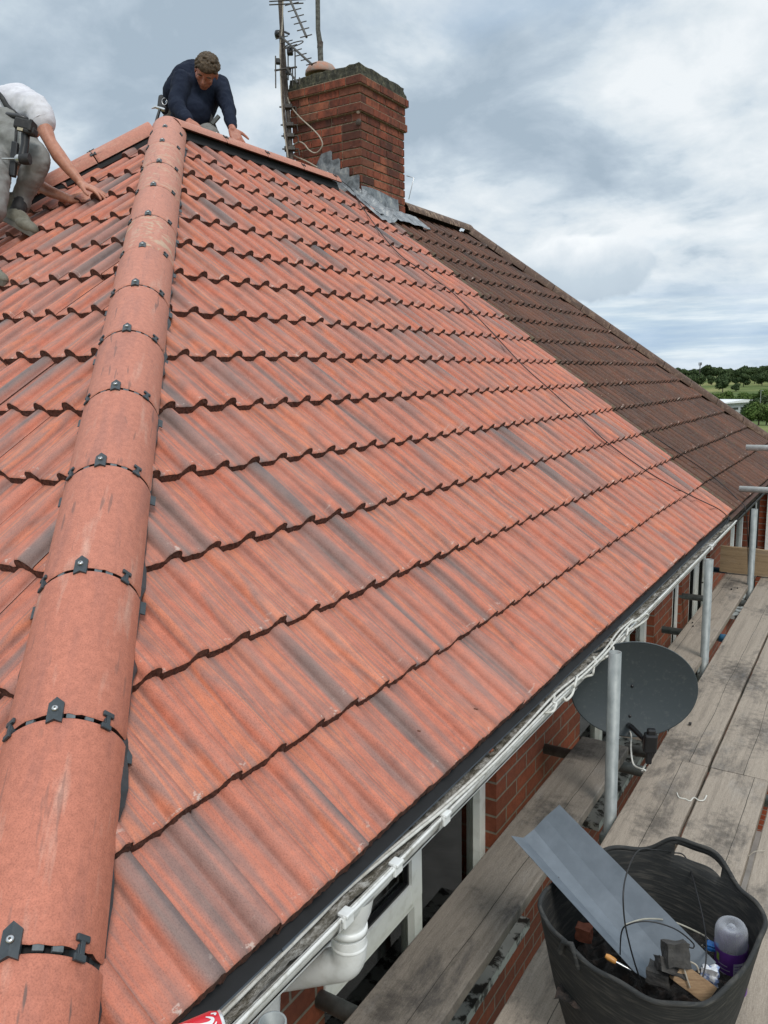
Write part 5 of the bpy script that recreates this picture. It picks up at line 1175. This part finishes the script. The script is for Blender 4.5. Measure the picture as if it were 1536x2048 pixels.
def hand(mb, wrist, palmdir, normal, thumbside, s=1., curl=(.3,.3,.35,.4), spread=.18, thumb=.5):
    "palm and five jointed fingers"
    w_ = V(wrist); d = V(palmdir).normalized(); n_ = V(normal); n_ = (n_-d*n_.dot(d)).normalized(); sd = d.cross(n_)*thumbside
    for k in (-1.5, -.5, .5, 1.5):
        caps(mb, [(w_+sd*k*.010*s, .015*s), (w_+d*.05*s+sd*k*.019*s, .0145*s), (w_+d*.088*s+sd*k*.020*s, .0115*s)], 10)
    for i, (k, l) in enumerate(((1.5, .072), (.5, .082), (-.5, .076), (-1.5, .060))):
        dd = (d+sd*k*spread).normalized(); p = w_+d*.090*s+sd*k*.0205*s; P = [(p, .0098*s)]; a_ = curl[i]*.6
        for j, f in enumerate((.42, .32, .26)):
            v_ = dd*cos(a_)-n_*sin(a_); p = p+v_*l*f*s; P.append((p, (.0088, .0080, .0066)[j]*s)); a_ += curl[i]
        caps(mb, P, 10)
    p = w_+sd*.026*s+d*.022*s; td = (d*.75+sd*thumb*1.2-n_*.25).normalized(); p1 = p+td*.042*s; p2 = p1+(td+d*.5-n_*.15).normalized()*.032*s; p3 = p2+(td+d*.9-n_*.2).normalized()*.024*s
    caps(mb, [(w_+d*.01+sd*.012*s, .017*s), (p1, .0125*s), (p2, .0105*s), (p3, .0082*s)], 10)
def head(mbs, c, f, u, s=1.):
    "c centre of the skull; f face direction, u crown direction"
    f = V(f).normalized(); u = V(u); u = (u-f*u.dot(f)).normalized(); r = f.cross(u)
    A = (r, f, u)
    ell(mbs, c+u*.022*s-f*.008*s, (.075*s, .092*s, .084*s), A); ell(mbs, c-u*.045*s+f*.026*s, (.056*s, .060*s, .062*s), A)
    ell(mbs, c-u*.088*s+f*.052*s, (.030*s, .026*s, .022*s), A)                         # chin
    ell(mbs, c+u*.018*s+f*.066*s, (.050*s, .018*s, .012*s), A)                         # brow
    caps(mbs, [(c+u*.008*s+f*.082*s, .008*s), (c-u*.026*s+f*.102*s, .0125*s)], 10)      # nose
    for k in (-1, 1):
        ell(mbs, c-u*.029*s+f*.092*s+r*k*.011*s, (.008*s, .010*s, .007*s), A); ell(mbs, c-u*.022*s+f*.062*s+r*k*.038*s, (.020*s, .018*s, .020*s), A)
        ell(mbs, c-u*.012*s-f*.004*s+r*k*.078*s, (.009*s, .018*s, .030*s), (r*.9+f*k*-.3, f, u))
    ell(mbs, c-u*.055*s+f*.084*s, (.024*s, .010*s, .006*s), A); ell(mbs, c-u*.065*s+f*.082*s, (.020*s, .010*s, .006*s), A)
    return f, u, r
def skin_mat(name, col):
    m, nt, b = mat(name, col, .5, spec=.4); f = noise_(nt, posc(nt), 35, 4, .6)
    nt.links.new(mix_(nt, 1., col, ramp(nt, [(.3, (.80,.70,.68)), (.7, (1.1,1.08,1.05))], f).outputs[0], 'MULTIPLY'), b.inputs['Base Color'])
    b.inputs['Subsurface Weight'].default_value = .08; b.inputs['Subsurface Radius'].default_value = (.02,.008,.005); bump(nt, b, f, .25, .003); return m
SKIN = skin_mat('skin', (.46,.22,.15)); SKIN2 = skin_mat('reddened skin', (.42,.18,.125))
NAVY = simple('navy knit', (.010,.014,.028), .95, scale=12, col2=(.018,.024,.042), spec=.15, bmp=.3)
GREYT = simple('grey trousers', (.17,.165,.155), .9, scale=14, col2=(.25,.245,.235), bmp=.3)
JOG = simple('grey jersey joggers', (.25,.25,.24), .95, scale=16, col2=(.17,.168,.16), bmp=.3)
WTEE = simple('white cotton', (.66,.65,.69), .9, scale=10, col2=(.52,.51,.55), bmp=.3)
SHOE = simple('olive suede', (.13,.125,.095), .85, scale=30, col2=(.20,.19,.155), bmp=.4); SOLE = simple('worn rubber sole', (.13,.12,.10), .7, scale=30)
LEATH = simple('black webbing', (.018,.018,.020), .7, scale=40, col2=(.05,.047,.045), thr=(.5,.75)); HAIRM = simple('brown curly hair', (.050,.034,.022), .85, scale=70, col2=(.125,.088,.055), thr=(.42,.68), bmp=.9)
R_, D_, F_ = RT, DN, fwd
# ---- first roofer: kneels behind the apex, leaning over the ridge
p1 = empty('person', at(385, 262, 6.15), 'person in navy jumper bending over the roof apex with one hand on the ridge', 'person')
hc = at(413, 143, 6.02); neck = at(398, 160, 6.18); chest = at(398, 196, 6.28); shR = at(364, 163, 6.10); shL = at(441, 170, 6.30)
waist = at(368, 222, 6.45); hip = at(372, 256, 6.55); elR = at(353, 212, 5.95); wrR = at(378, 243, 5.78); elL = at(456, 214, 6.12); wrL = at(464, 255, 5.93)
hR = at(352, 262, 6.5); hL = at(398, 264, 6.5); knR = at(352, 300, 6.25); knL = at(416, 258, 6.12)
b1 = MB()
fdir, udir, rdir = head(b1, hc, (-R_*.12+D_*.88-F_*.48), (R_*.30-D_*.46-F_*.84), 1.04)
caps(b1, [(hc-udir*.03-fdir*.03, .055), (neck, .058), (chest.lerp(neck, .7), .06)])
caps(b1, [(shR, .055), (chest, .12), (shL, .055)]); caps(b1, [(chest, .13), (waist, .125), (hip, .13)])
caps(b1, [(shR, .050), (elR, .038), (wrR, .026)]); caps(b1, [(shL, .050), (elL, .038), (wrL, .0265), (wrL.lerp(at(466, 262, 5.90), .7), .027)])
hand(b1, wrR, R_*.6+D_*.6-F_*.3, -D_*.6-F_*.5, 1)
hand(b1, at(464, 259, 5.905), (D_*.80+R_*.42-F_*.10), (-F_*.80+V((0,0,.5))), -1, 1.02, (.35,.34,.36,.42), .16, .7)
caps(b1, [(hR, .09), (knR, .065), (at(345, 330, 6.6), .05)]); caps(b1, [(hL, .09), (knL+D_*.055, .06), (at(410, 300, 6.6), .05)])
body1 = fuse(b1, 'body', SKIN2, p1, .0055, 3)
j1 = MB(); caps(j1, [(neck.lerp(hc, .12), .070), (neck.lerp(chest, .25), .085)])
caps(j1, [(shR, .078), (chest.lerp(shR, .5)-F_*-.02, .125), (chest, .155), (chest.lerp(shL, .5), .120), (shL, .076)])
back = chest.lerp(waist, .35)+F_*.05; caps(j1, [(chest, .158), (back, .165), (waist+D_*.0, .150), (waist+D_*.075, .145)])
caps(j1, [(at(386, 152, 6.32), .115), (at(366, 160, 6.22), .10), (at(352, 185, 6.25), .10)]); caps(j1, [(chest, .15), (at(385, 228, 6.15), .135), (at(372, 240, 6.2), .12)]); caps(j1, [(chest+F_*.04-D_*.03, .15), (shR+F_*.05, .085)]); caps(j1, [(shR, .078), (elR, .062), (at(365, 228, 5.86), .050), (wrR.lerp(elR, .1), .042)])
caps(j1, [(shL, .076), (at(447, 190, 6.22), .066), (elL, .056), (at(460, 236, 6.02), .046), (at(463.5, 252, 5.945), .037)])
fuse(j1, 'jumper', NAVY, body1, .010, 4, (.009, (13, 13, 9), 3))
t1 = MB(); caps(t1, [(waist+D_*.08, .150), (hip+D_*.06, .17)]); caps(t1, [(hR, .11), (knR, .085)]); caps(t1, [(hL, .115), (knL+D_*.055, .085)]); fuse(t1, 'trousers', GREYT, body1, .010, 4, (.008, (14, 14, 10), 8))
h1_ = MB(); A = (rdir, fdir, udir)
ell(h1_, hc+udir*.040-fdir*.018, (.084, .096, .080), A); ell(h1_, hc+udir*.062+fdir*.040, (.064, .052, .040), A); ell(h1_, hc-udir*.005-fdir*.052, (.074, .052, .070), A)
q = random.Random(2)
for _ in range(260):
    a_ = q.uniform(0, 2*pi); e2 = q.uniform(-.10, 1.45); v_ = rdir*(cos(a_)*cos(e2)*.088)+fdir*(sin(a_)*cos(e2)*.100)+udir*(sin(e2)*.086)
    p = hc+udir*.036-fdir*.012+v_
    if (p-hc).dot(fdir) > .055 and (p-hc).dot(udir) < .055: continue
    ell(h1_, p, (q.uniform(.007,.013),)*3, A, 8)
fuse(h1_, 'hair', HAIRM, body1, .0045, 1)
eb = MB()
for k in (-1, 1):
    ell(eb, hc+udir*.016+fdir*.083+rdir*k*.033, (.022, .006, .005), A, 10)
fuse(eb, 'eyebrow', HAIRM, body1, .003, 1)
for k in (-1, 1):
    ey = MB(); ell(ey, hc-udir*.002+fdir*.074+rdir*k*.032, (.014, .010, .008), A, 12); ey.build('eyelid', SKIN2, body1)
# belt, hammer and pouch he wears
bl_ = MB(); wv = (hip-waist).normalized(); e1 = wv.orthogonal().normalized(); g1 = wv.cross(e1); wc = waist.lerp(hip, .42)
bl_.tube([wc+(e1*cos(t_)+g1*sin(t_))*.163 for t_ in [2*pi*i/30 for i in range(31)]], .016, 8, caps=False); bl_.tube([at(324, 196, 6.35), at(322, 212, 6.3), at(330, 222, 6.25)], .03, 8)
tag(bl_.build('tool_belt', LEATH), 'black webbing tool belt round the waist of the person in navy', 'tool belt')
ham = empty('hammer', at(313, 236, 6.15), 'claw hammer hanging from the belt of the person in navy', 'hammer')
mb = MB(); mb.tube([at(303, 217, 6.15), at(311, 214, 6.15), at(320, 217, 6.15)], [.004, .011, .013], 8); mb.tube([at(320, 217, 6.15), at(330, 220, 6.15)], .013, 10); mb.build('head', STEEL, ham)
mb = MB(); mb.tube([at(320, 217, 6.15), at(314, 238, 6.12), at(311, 252, 6.1)], [.010, .012, .014], 8); mb.build('handle', BLACKP, ham)
ring = MB(); cr_ = at(329, 203, 6.22); ring.tube([cr_+(R_*cos(t_)*.020-D_*sin(t_)*.027) for t_ in [2*pi*i/16 for i in range(17)]], .0035, 6, caps=False); tag(ring.build('belt_ring', STEEL), 'steel ring on the belt of the person in navy', 'ring')
pou = empty('tool_pouch', at(422, 256, 6.15), 'dark tool pouch with a grey tool at the hip of the person in navy', 'tool pouch')
mb = MB(); mb.cbox(at(419, 247, 6.20), (.085, .07, .17), ((R_*.92-D_*.35).normalized(), F_, (-D_*.92-R_*.35).normalized()), .02); mb.build('pouch_body', LEATH, pou)
mb = MB(); mb.cbox(at(431, 240, 6.15), (.030, .022, .085), ((R_*.75+D_*.65).normalized(), F_, (-D_*.75+R_*.65).normalized()), .004); mb.build('grey_tool', simple('grey tool', (.09,.10,.095), .5), pou)
# ---- second roofer: crouches on the side slope reaching down to the tiles
p2 = empty('person', at(30, 470, 4.55), 'person in white t-shirt and grey joggers crouching on the side slope, hands on a tile', 'person')
pel = at(2, 262, 4.85); lum = at(14, 225, 4.85); ch2 = at(38, 218, 4.85); s2R = at(72, 219, 4.66); s2L = at(40, 232, 5.08); e2R = at(104, 290, 4.62); w2R = at(160, 363, 4.60)
e2L = at(41, 342, 5.00); w2L = at(141, 399, 4.72); hc2 = at(60, 250, 5.06); kR = at(72, 318, 4.58); aR = at(38, 402, 4.62); hpR = at(14, 262, 4.72); hpL = at(-22, 262, 4.9); kL = at(-12, 350, 4.45); aL = at(-42, 520, 4.1)
b2_ = MB(); head(b2_, hc2, (R_*.5+D_*.8-F_*.1), (R_*.7-D_*.3+F_*.4), .92); caps(b2_, [(hc2, .05), (at(48, 222, 4.92), .055), (ch2, .07)])
caps(b2_, [(s2R, .050), (ch2, .11), (s2L, .050)]); caps(b2_, [(ch2, .11), (lum, .11), (pel, .12)])
caps(b2_, [(s2R, .048), (at(88, 255, 4.64), .047), (at(100, 283, 4.62), .036), (e2R, .037), (at(118, 312, 4.61), .041), (at(140, 340, 4.60), .033), (w2R, .0235), (at(163, 369, 4.60), .024)])
caps(b2_, [(s2L, .048), (e2L, .038), (at(62, 362, 4.95), .039), (at(100, 383, 4.82), .034), (w2L, .0245)])
hand(b2_, at(163, 368, 4.595), (R_*.90+D_*.42-F_*.02), (-D_*.80+R_*.3-F_*.35), 1, 1.08, (.22,.20,.20,.22), .26, .8)
hand(b2_, w2L, (R_*.96-D_*.14-F_*.05), (-D_*.5-F_*.85), -1, 1.0, (.55,.6,.65,.7), .10, .5)
caps(b2_, [(hpR, .10), (kR, .06), (aR, .036)]); caps(b2_, [(hpL, .10), (kL, .06), (aL, .04)])
body2 = fuse(b2_, 'body', SKIN, p2, .0055, 3)
s2 = MB(); caps(s2, [(ch2, .140), (at(22, 222, 4.86), .140), (at(-2, 226, 4.86), .135)]); caps(s2, [(at(8, 215, 4.86), .115), (at(30, 205, 4.83), .10), (at(52, 209, 4.78), .088), (s2R, .072)]); caps(s2, [(s2R-D_*.01, .078), (at(83, 236, 4.65), .072), (at(85, 243, 4.648), .070)])
caps(s2, [(ch2+F_*.1, .11), (s2L, .075), (s2L.lerp(e2L, .25), .068)]); caps(s2, [(s2R, .08), (ch2, .142)]); caps(s2, [(at(10, 236, 4.84), .135), (at(38, 228, 4.80), .115), (at(50, 232, 4.82), .10)])
fuse(s2, 't_shirt', WTEE, body2, .009, 3, (.007, (10, 10, 14), 5))
sl2 = MB(); dS = (e2R-s2R).normalized(); e1 = dS.orthogonal().normalized(); g1 = dS.cross(e1); cS = at(86, 247, 4.645); 
sl2.tube([cS+(e1*cos(t_)+g1*sin(t_))*.068 for t_ in [2*pi*i/28 for i in range(29)]], .0035, 6, caps=False); sl2.build('sleeve_hem', WTEE, body2)
t2 = MB(); caps(t2, [(at(-4, 246, 4.85), .135), (pel, .150)]); caps(t2, [(hpR, .128), (at(42, 294, 4.65), .108), (at(72, 314, 4.58), .076), (at(73, 326, 4.57), .072), (at(58, 364, 4.60), .066), (at(45, 390, 4.62), .054), (at(41, 408, 4.62), .054), (at(38, 412, 4.62), .050)])
caps(t2, [(hpL, .12), (kL, .088), (at(-20, 420, 4.35), .08)])
fuse(t2, 'joggers', JOG, body2, .009, 3, (.006, (9, 9, 20), 9))
def shoe(parent, heel, toe, up, s=1.):
    d = (toe-heel).normalized(); up = (up-d*up.dot(d)).normalized(); sd = d.cross(up); L_ = (toe-heel).length; A = (d, sd, up); mb = MB()
    ell(mb, heel+d*.045*s+up*.045*s, (.052*s, .038*s, .055*s), A); ell(mb, heel+d*L_*.45+up*.038*s, (.095*s, .040*s, .045*s), A); ell(mb, heel+d*(L_-.075*s)+up*.028*s, (.075*s, .046*s, .034*s), A)
    caps(mb, [(heel+d*.05+up*.06*s, .042*s), (heel+d*.055+up*.095*s, .044*s)]); caps(mb, [(heel+d*.09+up*.08*s, .03*s), (heel+d*.085+up*.125*s, .024*s)]); so_ = fuse(mb, 'shoe', SHOE, parent, .006, 3)
    m2 = MB(); n_ = 24; vs = []
    for h in (-.004, .022):
        for j in range(n_):
            t_ = 2*pi*j/n_; w_ = .040*s*(1+.18*cos(t_)); vs.append(heel+d*(L_/2+cos(t_)*(L_/2+.004))+sd*sin(t_)*w_+up*h)
    m2.add(vs, [tuple(range(n_))[::-1], tuple(range(n_, 2*n_))]+[(j, (j+1)%n_, n_+(j+1)%n_, n_+j) for j in range(n_)]); m2.build('sole', SOLE, so_)
    for k in range(4):
        c_ = heel+d*(.115+.022*k)*s+up*(.088-.009*k)*s; m3 = MB(); m3.tube([c_-sd*.024*s, c_+up*.004, c_+sd*.024*s], .0028, 6); m3.build('lace', BLACKC, so_)
    return so_
shoe(body2, at(-2, 434, 4.66), at(67, 475, 4.50), (R_*.42-D_*.90-F_*.1), 1.22)
shoe(body2, at(-50, 545, 4.1), at(9, 572, 3.98), (R_*.3-D_*.9-F_*.2), 1.0)
m = MB(); dA = (aR-kR).normalized(); e1 = dA.orthogonal().normalized(); g1 = dA.cross(e1); cS = at(42, 399, 4.62); m.tube([cS+dA*.0+(e1*cos(t_)+g1*sin(t_))*.045 for t_ in [2*pi*i/20 for i in range(21)]], .010, 8, caps=False); m.build('trouser_cuff', JOG, body2)
m = MB(); caps(m, [(at(42, 402, 4.61), .045), (at(38, 418, 4.60), .044), (at(33, 428, 4.61), .046)]); fuse(m, 'sock', LEATH, body2, .006, 2)
# harness strap, belt, drill and holster on the second roofer
mb = MB(); P_ = smooth_path([at(-14, 176, 4.70), at(2, 193, 4.68), at(14, 212, 4.675), at(27, 224, 4.67), at(40, 232, 4.66)], 6); mb.tube(P_, .015, 8); tag(mb.build('brace_strap', LEATH), 'black strap across the side of the person in the white t-shirt', 'strap')
mb = MB(); P_ = smooth_path([at(14, 229, 4.62), at(34, 232, 4.60), at(52, 238, 4.61), at(60, 246, 4.66)], 6); mb.tube(P_, .014, 8); tag(mb.build('tool_belt', simple('steel grey belt', (.06,.06,.065), .4, .3)), 'belt at the hip of the person in the white t-shirt', 'tool belt')
dr = empty('cordless_drill', at(50, 300, 4.55), 'black cordless drill hanging upside down from the belt of the crouching person', 'drill')
ux = (R_*.97+D_*.22).normalized(); uy = F_; uz = (-D_*.97+R_*.22).normalized()
mb = MB(); mb.cbox(at(51, 252, 4.42), (.108, .065, .060), (ux, uy, uz), .010); mb.cbox(at(60, 263, 4.42), (.070, .06, .040), (ux, uy, uz), .010); mb.cbox(at(64, 254, 4.40), (.018, .06, .062), (ux, uy, uz), .004); mb.build('battery', LEATH, dr)
mb = MB(); mb.cbox(at(40, 258, 4.385), (.032, .004, .016), (ux, uy, uz), .001); mb.build('battery_label', simple('tan label', (.45,.40,.28), .5), dr)
mb = MB(); mb.tube([at(51, 268, 4.43), at(50, 290, 4.43), at(46, 312, 4.43)], [.024, .021, .026], 12); mb.build('grip', BLACKP, dr)
mb = MB(); mb.tube([at(60, 318, 4.43), at(46, 318, 4.43), at(40, 318, 4.43)], [.030, .031, .026], 14); mb.build('motor_housing', LEATH, dr)
mb = MB(); mb.tube([at(42, 318, 4.43), at(36, 318, 4.43), at(31, 317.5, 4.43)], [.024, .026, .015], 14); mb.build('chuck', STEEL, dr)
mb = MB(); mb.tube([at(32, 317.5, 4.43), at(4, 317.5, 4.43)], .0045, 8); mb.build('drill_bit', STEEL, dr)
hs = empty('holster', at(28, 350, 4.58), 'long black holster hanging beside the drill', 'holster')
mb = MB(); mb.tube([at(34, 235, 4.5), at(31, 288, 4.47)], .008, 8); mb.build('hanger', LEATH, hs); mb = MB(); mb.cbox(at(28, 319, 4.46), (.036, .03, .195), (ux, uy, (-D_*.995+R_*.09)), .006); mb.build('sheath', BLACKP, hs)
# loose tile being set by hand
